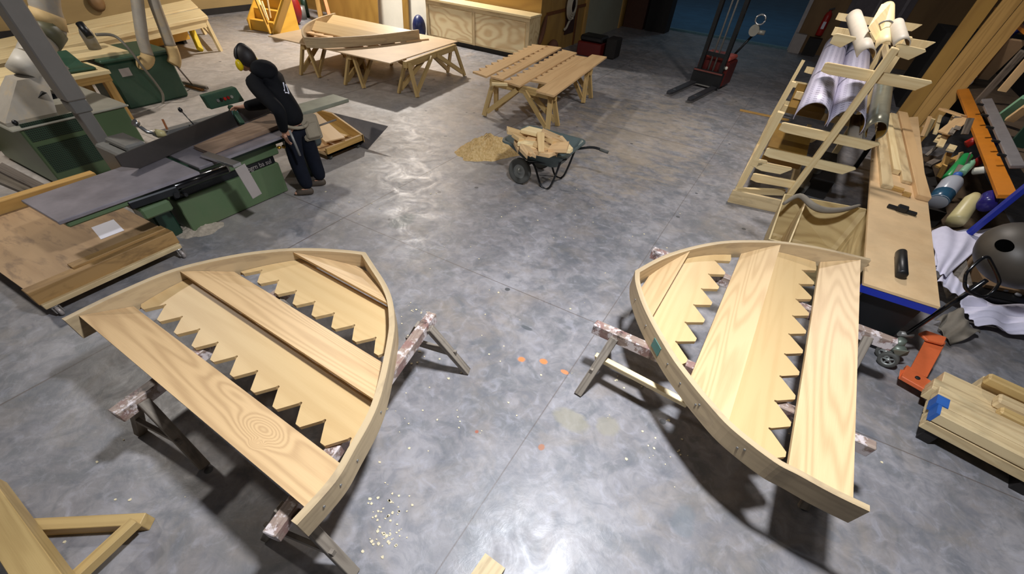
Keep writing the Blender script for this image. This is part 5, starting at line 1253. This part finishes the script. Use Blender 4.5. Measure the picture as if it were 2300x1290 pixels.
for a, b, s0, s1, z0, z1, lab in items:
    mb, lab, mt, grp = tb(a, b, s0, s1, z0, z1, lab); o_ = single(mb, 'timber', mt, lab, 'timber', grp, bevel=.006)
    if 'blue' in lab and 'lower' not in lab and 'third' not in lab:
        m2, *_ = tb(a - .004, a + .025 if 'near' in lab else a + .09, s0 - .002, s1 + .002, z0 - .001, z1 + .002, ''); m2.v = [q for q in m2.v]; m2.build('painted_end', 'bluepaint', o_, label='blue painted end')
for a, b, s0, s1, z0, z1, lab, mt in ((.45, 1.5, .45, .55, .275, .35, 'rounded loose piece lying on top of the timber stack', 'pine'), (.42, 1.5, .58, .72, .27, .36, 'loose square timber lying on the timber stack', 'timber'), (.30, 1.4, .80, .90, .31, .40, 'yellowish loose timber at the back of the timber stack', 'pine')):
    mb, lab, mt, grp = tb(a, b, s0, s1, z0, z1, lab, mt); single(mb, 'timber', mt, lab, 'timber', grp, bevel=.015)
for i, a in enumerate((.1, .8)):
    mb, lab, mt, grp = tb(a, a + .1, .02, .95, 0, .13, ''); single(mb, 'bearer', 'dark', ('dark bearer under the blue end of the timber stack', 'dark bearer under the middle of the timber stack')[i], 'bearer')

# ================================================================ clutter by the shelving on the right
def drape(pts, name, mat, lab, cat, amp=.03, nu=24, nv=18, th=.006, seed=1, fold=9):
    rnd = random.Random(seed); a, b, c, d = pts
    def fn(u, v):
        q = a.lerp(b, u).lerp(d.lerp(c, u), v)
        return q + V((.01 * math.sin(13 * v + 3 * u), .012 * math.sin(11 * u), amp * math.sin(fold * (u * .7 + v * .55) + 1.7 * math.sin(4 * v)) + amp * .5 * math.sin(fold * 1.9 * v + 5 * u)))
    mb = MB(); mb.grid(fn, nu, nv, (0, 0, -th)); return single(mb, name, mat, lab, cat)
drape([P(2092, 600, .42), P(2095, 515, .50), P(2240, 510, .55), P(2130, 618, .40)], 'white_cloth', 'cloth', 'crumpled white cloth behind the long table, near the shelving', 'cloth', seed=2)
drape([P(2105, 632, .34), P(2125, 600, .36), P(2175, 640, .30), P(2160, 665, .26)], 'white_cloth', 'cloth', 'small white rag between the long table and the black handle', 'cloth', seed=5, amp=.02)
drape([P(2145, 668, .20), P(2330, 690, .26), P(2330, 760, .12), P(2200, 730, .10)], 'white_cloth', 'cloth', 'large white dust sheet spread on the floor behind the timber stack', 'cloth', seed=3, amp=.035, fold=13)
drape([P(2100, 720, .10), P(2150, 690, .14), P(2205, 745, .12), P(2140, 770, .06)], 'felt_blanket', 'felt', 'grey blanket on the floor behind the orange truck', 'blanket', seed=8, amp=.03)
bl = thing('stove_bell', 'big grey rounded hood with a black oval hole at the right edge', 'hood', (3.0, 5.75, .25))
c = PX(2290, 575, 3.0); mb = MB(); rotb = Matrix.Rotation(.25, 3, 'Y'); mb.ell(c, (.40, .42, .30), rotb, 28, 16); mb.build('shell', 'tank', bl)
inv_ = rotb.inverted(); rad_e = (.40, .42, .30); r_ = ray(2256, 552)
o_l = inv_ @ (CAM - c); d_l = inv_ @ r_
o_l = V([o_l[k] / rad_e[k] for k in range(3)]); d_l = V([d_l[k] / rad_e[k] for k in range(3)])
A_, B_, C_ = d_l.dot(d_l), 2 * o_l.dot(d_l), o_l.dot(o_l) - 1
t_ = (-B_ - math.sqrt(max(0, B_ * B_ - 4 * A_ * C_))) / (2 * A_)
hq = CAM + r_ * t_; l_ = o_l + d_l * t_; hn_ = (rotb @ V([l_[k] / rad_e[k] for k in range(3)])).normalized()
mb = MB(); ex = V((0, 0, 1)).cross(hn_).normalized(); ey = hn_.cross(ex); mb.prism([hq - hn_ * .012 + ex * (.085 * math.cos(t)) + ey * (.055 * math.sin(t)) for t in [2 * math.pi * i / 24 for i in range(24)]], hn_ * .022); mb.build('opening', plain('hole shade black', '#050505', 0.95, spec=0.0), bl)  # black disc on the closed shell, the hole's inner shade put into its colour
mb = MB(); q = PX(2230, 620, 2.75); mb.prism([P(2170, 560, .42), P(2215, 640, .30), P(2320, 660, .30), P(2320, 600, .40)], (0, 0, -.22)); single(mb, 'cardboard_box', 'cardboard', 'tan cardboard box under the grey hood', 'box')
mb = MB(); mb.prism([P(2130, 590, .30), P(2165, 562, .44), P(2185, 640, .30), P(2150, 650, .22)], (0, 0, -.15)); single(mb, 'dark_board', 'greywood', 'dark grey board propped between white cloth and cardboard box', 'board')
cs2 = thing('tool_case', 'open dark tool case with clear round inserts behind the black handle', 'case', P(2250, 665))
mb = MB(); mb.prism([P(2170, 655, .26), P(2185, 632, .26), P(2330, 660, .26), P(2330, 690, .26)], (0, 0, -.14)); mb.build('case', 'darkmetal', cs2, bevel=.01)
for px, py in ((2218, 640), (2256, 653), (2285, 664)):
    mb = MB(); q = P(px, py, .262); mb.lathe([(0, 0), (.03, 0), (.034, .01), (.028, .022), (0, .022)], q, n=18); mb.build('insert', 'bottle', cs2)

# shelving unit
sh = thing('shelving_rack', 'blue and orange pallet shelving along the right wall', 'shelving', (3.6, 9, 0))
XS = 3.25
def S(x, y, X=XS): return PX(x, y, X)
mb = MB(); mb.beam(S(2170, 530, 2.95), S(2330, 400, 2.95), .06, .09); mb.build('blue_beam', 'blue', sh, bevel=.004)
mb = MB(); mb.beam(PX(2075, 262, 2.95), PX(2165, 195, 3.2), .05, .07); mb.build('blue_beam', 'blue', sh, bevel=.004)
mb = MB(); mb.beam(PX(2162, 203, 3.2), PX(2262, 442, 3.0), .05, .17, up=(1, .4, .3)); mb.build('orange_beam', 'orangebeam', sh, bevel=.004)
mb = MB(); mb.beam(PX(2240, 20, 3.6), PX(2310, 75, 3.5), .05, .12, up=(1, 0, 0)); mb.build('orange_beam', 'orangebeam', sh, bevel=.004)
mb = MB(); mb.beam(PX(2248, 90, 3.6), PX(2310, 55, 3.6), .06, .09); mb.build('blue_beam', 'blue', sh, bevel=.004)
mb = MB(); mb.bx(2.65, 4.2, 8.2, 12.5, .02, .06); mb.build('bottom_shelf', 'shelfwood', sh)
mb = MB(); mb.bx(3.3, 4.2, 7.0, 16, 1.05, 1.09); mb.build('middle_shelf', 'shelfwood', sh)
for y in (7.4, 12.6):
    mb = MB(); mb.bx(4.1, 4.2, y, y + .1, 0, 3.2); mb.build('upright', 'blue', sh)
# tall planks leaning against the end of the shelving
for i, (a, b, w_, mt, lab) in enumerate((((2062, 215), (2218, 0), .30, 'orangeply', 'wide ochre plank leaning to the right behind the rack, leftmost'), ((2085, 235), (2258, 20), .28, 'ochrewood', 'second ochre plank leaning behind the rack'), ((2100, 262), (2285, 40), .24, 'ochrewood', 'third ochre plank leaning nearest the shelving'))):
    p0, p1 = PY(*a, 13.2), PY(*b, 13.6); d_ = (p1 - p0).normalized()
    mb = MB(); mb.beam(p0 - d_ * 1.2, p1 + d_ * 1.5, w_, .05, up=(0, -1, 0)); single(mb, 'plank', mt, lab, 'plank', 'planks leaning behind the rack')
mb = MB(); mb.bx(2.9, 5.9, 16.6, 18.5, 0, 1.6); single(mb, 'dark_cabinet', 'dark', 'dark cabinet against the right wall behind the leaning planks', 'cabinet')
# scrap pieces on the lower shelf
scr = [((2110, 330), (2145, 262), .10, .02, 'pinepale', 'narrow pale strip standing in the scrap bin nearest the long table'), ((2080, 350), (2150, 290), .05, .03, 'greywood', 'grey batten slanting across the scrap bin'),
       ((2115, 245), (2165, 262), .12, .03, 'beech', 'tan scrap board at the top of the scrap bin'), ((2120, 300), (2165, 265), .2, .02, 'beech', 'pointed tan scrap board in the scrap bin'), ((2100, 300), (2112, 260), .06, .03, 'pinepale', 'short pale scrap at the left of the scrap bin'),
       ((2085, 370), (2125, 350), .10, .04, 'oldwood', 'dark scrap block in the scrap bin'), ((2105, 375), (2155, 352), .08, .03, 'ochrewood', 'ochre scrap strip low in the scrap bin')]
for a, b, w_, t_, mt, lab in scr:
    mb = MB(); mb.beam(PX(*a, 2.75), PX(*b, 3.0), w_, t_); single(mb, 'scrap_board', mt, lab, 'scrap', 'scraps in the bin by the shelving')
rnd = random.Random(31)
for i in range(16):
    px_, py_ = rnd.uniform(2075, 2175), rnd.uniform(270, 385); L_ = rnd.uniform(.18, .42); q = PX(px_, py_, rnd.uniform(2.72, 2.95)); a_ = rnd.uniform(-.5, 1.9)
    dv = V((.25 * math.cos(a_ * 2), math.cos(a_), .7 * math.sin(a_))).normalized()
    mb = MB(); mb.beam(q - dv * L_ / 2, q + dv * L_ / 2, rnd.uniform(.05, .11), rnd.uniform(.02, .04)); single(mb, 'scrap_board', ('beech', 'greywood', 'ochrewood', 'pinepale', 'oldwood')[i % 5], 'small wood scrap in the heap filling the bin by the shelving', 'scrap', 'small scraps in the bin by the shelving')
mb = MB(); mb.bx(2.68, 3.0, 8.6, 11.0, .062, .30); single(mb, 'scrap_bin', 'dark', 'dark scrap bin beside the far half of the long table', 'bin')
def bottle(name, a, b, r, mats, lab, cat='bottle', prof=None, cap=None, X=2.8, cut=.35):
    p0, p1 = PX(*a, X), PX(*b, X + .1); L_ = (p1 - p0).length; th = thing(name, lab, cat, p0)
    pr_ = prof or [(0, 0), (r * .92, 0), (r, .03 * L_), (r, .7 * L_), (r * .85, .8 * L_), (r * .3, .9 * L_), (r * .3, L_), (0, L_)]
    mb = MB(); mb.lathe(pr_, p0, p1 - p0, 22); mb.build('body', mats, th)
    if cap:
        d_ = (p1 - p0).normalized(); mb = MB(); mb.lathe([(0, 0), (r * .42, 0), (r * .42, .14 * L_), (r * .3, .17 * L_), (0, .17 * L_)], p1 - d_ * .10 * L_, d_, 18); mb.build('cap', cap, th)
    return th, p0, p1
t1_, p0, p1 = bottle('jug', (2105, 455), (2150, 395), .13, 'bottle', 'translucent jug with blue liquid and blue cap beside the long table', 'jug', cap='bluepaint', X=2.62)
d_ = (p1 - p0); mb = MB(); mb.lathe([(0, .003), (.124, .003), (.131, .02), (.132, d_.length * .32), (0, d_.length * .32)], p0, d_, 22); mb.build('liquid', 'blueliquid', t1_)
bottle('tube', (2128, 402), (2172, 352), .07, 'greenplastic', 'bright green tube lying behind the translucent jug', 'tube', prof=[(0, 0), (.07, 0), (.072, .02), (.07, .42), (0, .42)], X=2.72)
bottle('bottle', (2160, 390), (2188, 360), .05, 'palegreen', 'pale green bottle lying next to the bright green tube', X=2.75)
bottle('canister', (2145, 500), (2205, 420), .09, 'cream', 'cream tapered canister leaning right of the translucent jug', 'canister', prof=[(0, 0), (.10, 0), (.11, .05), (.09, .38), (.05, .46), (0, .46)], X=2.78)
bottle('jar', (2215, 462), (2240, 410), .10, 'purple', 'glossy violet jar beside the cream canister', 'jar', prof=[(0, 0), (.09, 0), (.10, .03), (.10, .2), (.08, .24), (0, .24)], X=2.95)
bottle('bottle', (2188, 385), (2225, 380), .05, 'whitewall', 'white bottle lying near the violet jar', X=2.95)
bottle('can', (2170, 325), (2200, 310), .06, 'redplastic', 'red can lying in the clutter behind the green tube', 'can', prof=[(0, 0), (.06, 0), (.06, .16), (0, .16)], X=3.0)
bottle('can', (2195, 365), (2215, 350), .06, 'red', 'dark red can under the orange beam', 'can', prof=[(0, 0), (.06, 0), (.06, .16), (0, .16)], X=3.1)
# things on the orange beam's shelf
cl = thing('sash_clamp', 'grey iron clamp bar leaning on the orange beam', 'clamp', PX(2250, 300, 3.2))
mb = MB(); mb.beam(PX(2215, 225, 3.2), PX(2285, 375, 3.1), .05, .14, up=(1, .4, .3)); mb.build('bar', plain('iron grey', '#8a8585', 0.5, 0.4), cl, bevel=.01)
for f in (0.1, .3, .5, .7, .88):
    q = PX(2215, 225, 3.2).lerp(PX(2285, 375, 3.1), f); mb = MB(); mb.box(q + V((-.09, 0, -.01)), (.14, .06, .025)); mb.build('tooth', 'darkmetal', cl)
for i, (a, b, w_, t_, mt, X, lab) in enumerate((((2200, 175), (2285, 90), .32, .04, 'cardboard', 3.5, 'tan board leaning on the upper shelf, left of the brown beam'), ((2180, 170), (2235, 130), .28, .03, 'orangeply', 3.5, 'ochre board leaning low on the upper shelf'), ((2190, 235), (2300, 115), .10, .08, 'oldwood', 3.3, 'dark brown beam slanting over the shelving'), ((2250, 205), (2310, 135), .12, .05, 'beech', 3.3, 'light tan board right of the dark brown beam'), ((2235, 275), (2310, 220), .16, .06, 'palegreen', 3.35, 'pale green panel at the right edge above the clamp bar'), ((2268, 270), (2310, 240), .12, .05, 'beech', 3.25, 'tan block at the right edge under the pale green panel'), ((2280, 330), (2320, 285), .18, .05, 'greendk', 3.3, 'dark green panel at the right edge behind the clamp bar'))):
    mb = MB(); mb.beam(PX(*a, X), PX(*b, X), w_, t_); single(mb, 'shelf_board', mt, lab, 'board')
mb = MB(); a_ = PX(2175, 190, 3.4); mb.grid(lambda u, v: a_ + V((.02 * math.sin(9 * v), u * .30 - .1, v * .2 + .04 * math.sin(6 * u + 4 * v))), 10, 8, (.004, 0, 0)); single(mb, 'white_bag', 'cloth', 'crumpled white bag at the top of the orange beam', 'bag')

# ================================================================ background: partition, cabinet, leaning panels, stairs
cb = thing('sideboard', 'long pale plywood cabinet with two fir-ply doors against the back partition', 'cabinet', (-8.9, 13.4, 0))
xl, xr = P(955, 92).x, -7.02
xl = -11.3; yb, yf = 13.72, 13.09
xl = PY(957, 8, yf).x
mb = MB(); mb.bx(xl, -6.98, yf, yb, .12, .98); mb.build('carcass', 'ply', cb)
mb = MB(); mb.bx(xl - .03, -6.95, yf - .05, yb, .98, 1.03); mb.build('top', 'pinepale', cb, bevel=.004)
mb = MB(); mb.bx(xl + .05, -7.03, yf + .05, yb, 0, .12); mb.build('plinth', 'dark', cb)
xm = PY(1064, 60, yf).x
for a, b in ((xl + .10, xm - .06), (xm + .06, -7.12)):
    mb = MB(); mb.bx(a, b, yf - .012, yf + .01, .16, .88); mb.build('door', 'plyfir', cb, bevel=.002)
for a, b in ((xl, xl + .09), (xm - .05, xm + .05), (-7.1, -6.98)):
    mb = MB(); mb.bx(a, b, yf - .025, yf + .01, .12, .888); mb.build('stile', 'timber', cb)
mb = MB(); mb.bx(xl, -6.98, yf - .025, yf + .01, .89, .98); mb.build('rail', 'timber', cb)
# brown coat/bag on its end
mb = MB(); q = PX(1223, 70, -6.9); mb.tube(smooth_path([PX(1228, 35, -6.93), PX(1222, 60, -6.9), PX(1214, 90, -6.88), PX(1210, 100, -6.9)], 4), [.03 + .04 * math.sin(math.pi * i / 12) for i in range(13)], 10); single(mb, 'brown_strap_bag', plain('brown canvas', '#5a3722', 0.8), 'brown bag hanging at the end of the plywood cabinet', 'bag')
mb = MB(); q = PX(1243, 100, -6.8); q = PX(1243, 98, -6.8); mb.ell(V((q.x, q.y, .2)), (.16, .2, .2)); single(mb, 'brown_sack', plain('brown sack', '#6b4430', 0.8, var=.3), 'brown sack on the floor at the end of the plywood cabinet', 'sack')
mb = MB(); q = P(948, 80, .15); mb.ell(V((q.x - .12, 12.8, .32)), (.2, .22, .32)); single(mb, 'plastic_bag', 'navyfabric', 'dark blue plastic bag standing left of the plywood cabinet', 'bag')
# white panels and brown ply panel leaning on the partition
def leaning(px0, px1, Y, h_, mat, lab, lean=.25, th=.03, nm='panel', cat='panel'):
    x0, x1 = PY(px0, 40, Y).x, PY(px1, 40, Y).x
    mb = MB(); mb.prism([(x0, Y, 0.01), (x1, Y, 0.01), (x1, Y + lean, h_), (x0, Y + lean, h_)], (0, th, 0), axis=(0, 0, 1)); single(mb, nm, mat, lab, cat)
leaning(838, 905, 13.1, 2.4, 'whitewall', 'white panel leaning behind the sheet table, left one'); leaning(914, 955, 13.1, 2.4, 'whitewall', 'white panel leaning beside the plywood cabinet, right one')
leaning(903, 915, 13.0, 2.4, 'orangeply', 'brown strip between the two white panels', nm='strip', cat='strip', th=.05)
leaning(735, 846, 12.7, 2.2, 'orangeply', 'brown ply panel leaning left of the white panels', lean=.4)
for i, (px, mt, w_, lab) in enumerate(((712, 'ochrewood', .14, 'ochre post leaning left of the orange-pink post'), (733, plain('orange pink post', '#d88a55', 0.5), .10, 'orange-pink post leaning left of the brown ply panel'))):
    q = PY(px + 6, 28, 12.4); mb = MB(); mb.beam((q.x, 12.4, 0.02), (q.x - .55 * (i + .6), 12.9, 2.6), w_, w_); single(mb, 'post', mt, lab, 'post')
for i, (px, py, w_, h_, mt, lab) in enumerate(((655, 40, .4, .5, 'dark', 'dark bin among the clutter behind the sheet table'), (680, 35, .3, .35, 'greymetal', 'grey bucket among the clutter behind the sheet table'), (640, 35, .45, .3, 'oldwood', 'brown crate among the clutter near the yellow stairs'), (695, 30, .2, .6, 'greendk', 'dark green canister left of the ochre post'))):
    q = P(px, py + 8); q.y = min(q.y, 12.6); mb = MB(); mb.lathe([(0, 0), (w_ / 2, 0), (w_ / 2 * 1.1, h_), (w_ / 2 * .95, h_), (w_ / 2 * .9, .03), (0, .03)], (q.x, q.y, 0), n=20 if i != 2 else 4, smooth=i != 2); single(mb, 'bin' if i < 2 else ('crate' if i == 2 else 'canister'), mt, lab, 'bin' if i < 2 else ('crate' if i == 2 else 'canister'))
# yellow stairs with a slatted gate leaning
st = thing('step_unit', 'small yellow wooden steps standing left of the slatted stair side', 'steps', P(590, 70))
a_ = P(562, 68); b_ = P(606, 76); ex = (b_ - a_).normalized(); ey = V((-ex.y, ex.x, 0))
for k in range(3):
    mb = MB(); mb.frame(a_ + ex * .5 + ey * (.25 + .28 * k) + V((0, 0, .24 + .24 * k)), ex, ey, V((0, 0, 1)), 1.0, .30, .035); mb.build('tread', 'yellowply', st)
    mb = MB(); mb.frame(a_ + ex * .5 + ey * (.11 + .28 * k) + V((0, 0, .12 + .24 * k)), ex, ey, V((0, 0, 1)), 1.0, .03, .22); mb.build('riser', 'yellowply', st)
for s_ in (0.0, 1.0):
    mb = MB(); q = a_ + ex * s_; mb.prism([q, q + ey * 1.0, q + ey * 1.0 + V((0, 0, .75)), q + ey * .6 + V((0, 0, .75)), q + V((0, 0, .26))], ex * .035); mb.build('stringer', 'yellowply', st)
sg = thing('stair_side', 'yellow pine stair side with thin balusters forming a V, beside the steps', 'stair side', P(612, 77))
b0 = P(610, 76); gy = b0.y
mb = MB(); mb.beam(PY(610, 76, gy), PY(570, -20, gy + .1), .06, .14, up=(0, -1, 0)); mb.build('stringer', 'yellowply', sg)
mb = MB(); mb.beam(PY(620, 74, gy), PY(650, -20, gy + .1), .06, .26, up=(0, -1, 0)); mb.build('newel_board', 'yellowply', sg)
for (a, b) in (((603, 45), (588, 2)), ((608, 40), (600, -5)), ((597, 40), (578, -8))):
    mb = MB(); mb.beam(PY(*a, gy + .05), PY(*b, gy + .12), .03, .04, up=(0, -1, 0)); mb.build('baluster', 'pinepale', sg)
mb = MB(); q = PY(605, 15, gy + .6); mb.ell((q.x - .1, gy + 1.5, .42), (.3, .25, .42)); single(mb, 'red_sack', 'red', 'dark red sack behind the thin balusters', 'sack')
# hose reel on the side wall, tool box, extinguisher
mb = MB(); cc = PX(1285, 12, SW + .1)
ring = []
for k in range(4):
    r_ = .34 - .05 * k
    for i in range(24): t = 2 * math.pi * i / 24; ring.append(cc + V((.02 * k, r_ * math.cos(t), r_ * math.sin(t))))
mb.tube(ring, .03, 8); tl = [cc + V((.05, .1, -.3)), PX(1280, 45, SW + .08), PX(1272, 62, SW + .08), PX(1268, 66, SW + .08)]
mb.tube(smooth_path(tl, 5), .035, 8); hr_ = thing('hose_reel', 'pale hose coiled on a brown board on the plywood side wall', 'hose', cc); mb.build('hose', 'hose', hr_)
mb = MB(); q0 = PX(1283, 35, SW + .03); mb.bx(SW + .001, SW + .03, q0.y - .35, q0.y + .35, q0.z - .45, q0.z + .5); mb.build('back_board', plain('dark brown board', '#3b1f14', 0.5), hr_)
rb = thing('tool_chest', 'red toolbox with dark lid standing by the plywood side wall', 'toolbox', P(1320, 125))
q = P(1322, 128); mb = MB(); mb.bx(q.x - .45, q.x + .35, q.y, q.y + .7, 0, .35); mb.build('body', plain('dull red', '#5e1512', 0.4), rb, bevel=.02)
mb = MB(); mb.bx(q.x - .43, q.x + .33, q.y + .1, q.y + .68, .35, .5); mb.build('lid', 'black', rb, bevel=.04)
mb = MB(); mb.bx(q.x + .4, q.x + .75, q.y + .25, q.y + .8, 0, .5); single(mb, 'dark_case', 'dark', 'dark brown case standing right of the red toolbox', 'case', bevel=.03)
fe = thing('fire_extinguisher', 'red fire extinguisher on the brown board right of the big doorway', 'extinguisher', PY(1845, 60, FY - .1))
c = PY(1852, 52, FY - .125); mb = MB(); mb.lathe([(0, 0), (.11, 0), (.12, .03), (.12, .55), (.09, .63), (.04, .66), (.04, .7), (0, .7)], c - V((0, 0, .35)), n=20); mb.build('cylinder', 'redplastic', fe)
mb = MB(); mb.beam(c + V((-.06, -.02, .36)), c + V((.1, -.02, .42)), .04, .04); mb.build('valve', 'black', fe)
mb = MB(); mb.bx(c.x - .05, c.x + .05, c.y - .128, c.y - .118, c.z - .15, c.z + .05); mb.build('label_sticker', 'white', fe)
for i, (px, w_, h_, mt, lab) in enumerate(((1395, .35, 2.6, plain('brown column', '#4a2b1a', 0.6), 'dark brown cabinet left of the big doorway'), (1425, .3, 2.8, 'dark', 'black tall box at the left jamb of the big doorway'))):
    q = P(px, 66); mb = MB(); x_ = (-6.95, -6.0)[i]; mb.bx(x_, x_ + .85, 21.3, 22.0, 0, h_); single(mb, 'tall_cabinet', mt, lab, 'cabinet')
mb = MB(); mb.bx(-6.998, -6.95, 20.99, 21.28, .9, 2.2); single(mb, 'red_board', 'red', 'dark red board fixed to the wall beside the pale door', 'board')
q = P(1790, 112); mb = MB(); mb.bx(-.5, -.1, q.y - .8, q.y - .5, 0, .55); single(mb, 'grey_box', 'greyplate', 'pale grey box on the floor right of the big doorway', 'box'); 
mb = MB(); mb.bx(.0, .45, q.y - .9, q.y - .5, 0, .5); single(mb, 'dark_bin', 'dark', 'black bin beside the pale grey box at the doorway', 'bin')
mb = MB(); q = PX(215, 5, LW + .06); mb.lathe([(0, 0), (.18, 0), (.2, .04), (.12, .10), (0, .11)], q, (1, 0, 0), 18); single(mb, 'wall_cap', plain('brown cap', '#8a6a44', 0.5), 'round brown fitting on the left wall above the long bench', 'fitting')

# near lumber end at the bottom edge
q0, q1 = P(1075, 1252, .35), P(1120, 1300, .35)
mb = MB(); a_, b_ = P(1112, 1262, .04), P(1020, 1400, .04); mb.beam(a_, b_, .17, .05); single(mb, 'board_end', 'timber', 'end of a pale board showing at the bottom edge of the picture', 'board')
mb = MB(); mb.bx(-.42, -.2, .2, .75, 0, .44) ; 
# loose chips
rnd = random.Random(21); mb = MB()
spots = []
for (cx, cy, n, sx, sy) in ((870, 1150, 40, 45, 60), (860, 1215, 25, 30, 25), (940, 700, 14, 30, 14), (925, 790, 14, 30, 30), (960, 930, 20, 120, 90), (1150, 720, 26, 260, 160), (1480, 1010, 16, 60, 60), (1250, 520, 22, 250, 70), (1400, 880, 14, 70, 90), (700, 470, 8, 200, 40), (1120, 420, 10, 200, 40), (1850, 1000, 6, 120, 160), (300, 1120, 8, 200, 120)):
    for i in range(n): spots.append((cx + rnd.gauss(0, sx * .6), cy + rnd.gauss(0, sy * .6)))
for (x, y) in spots:
    p = P(x, y); r_ = rnd.uniform(.004, .014); a = rnd.uniform(0, 6.28); k = rnd.randint(4, 6)
    pl_ = [p + V((r_ * rnd.uniform(.6, 1.3) * math.cos(a + 6.283 * i / k), r_ * rnd.uniform(.6, 1.3) * math.sin(a + 6.283 * i / k), .001)) for i in range(k)]
    mb.prism(pl_, (0, 0, .004))
single(mb, 'wood_chips', 'chips', 'small pale wood chips scattered over the concrete floor', 'chips', kind='stuff')
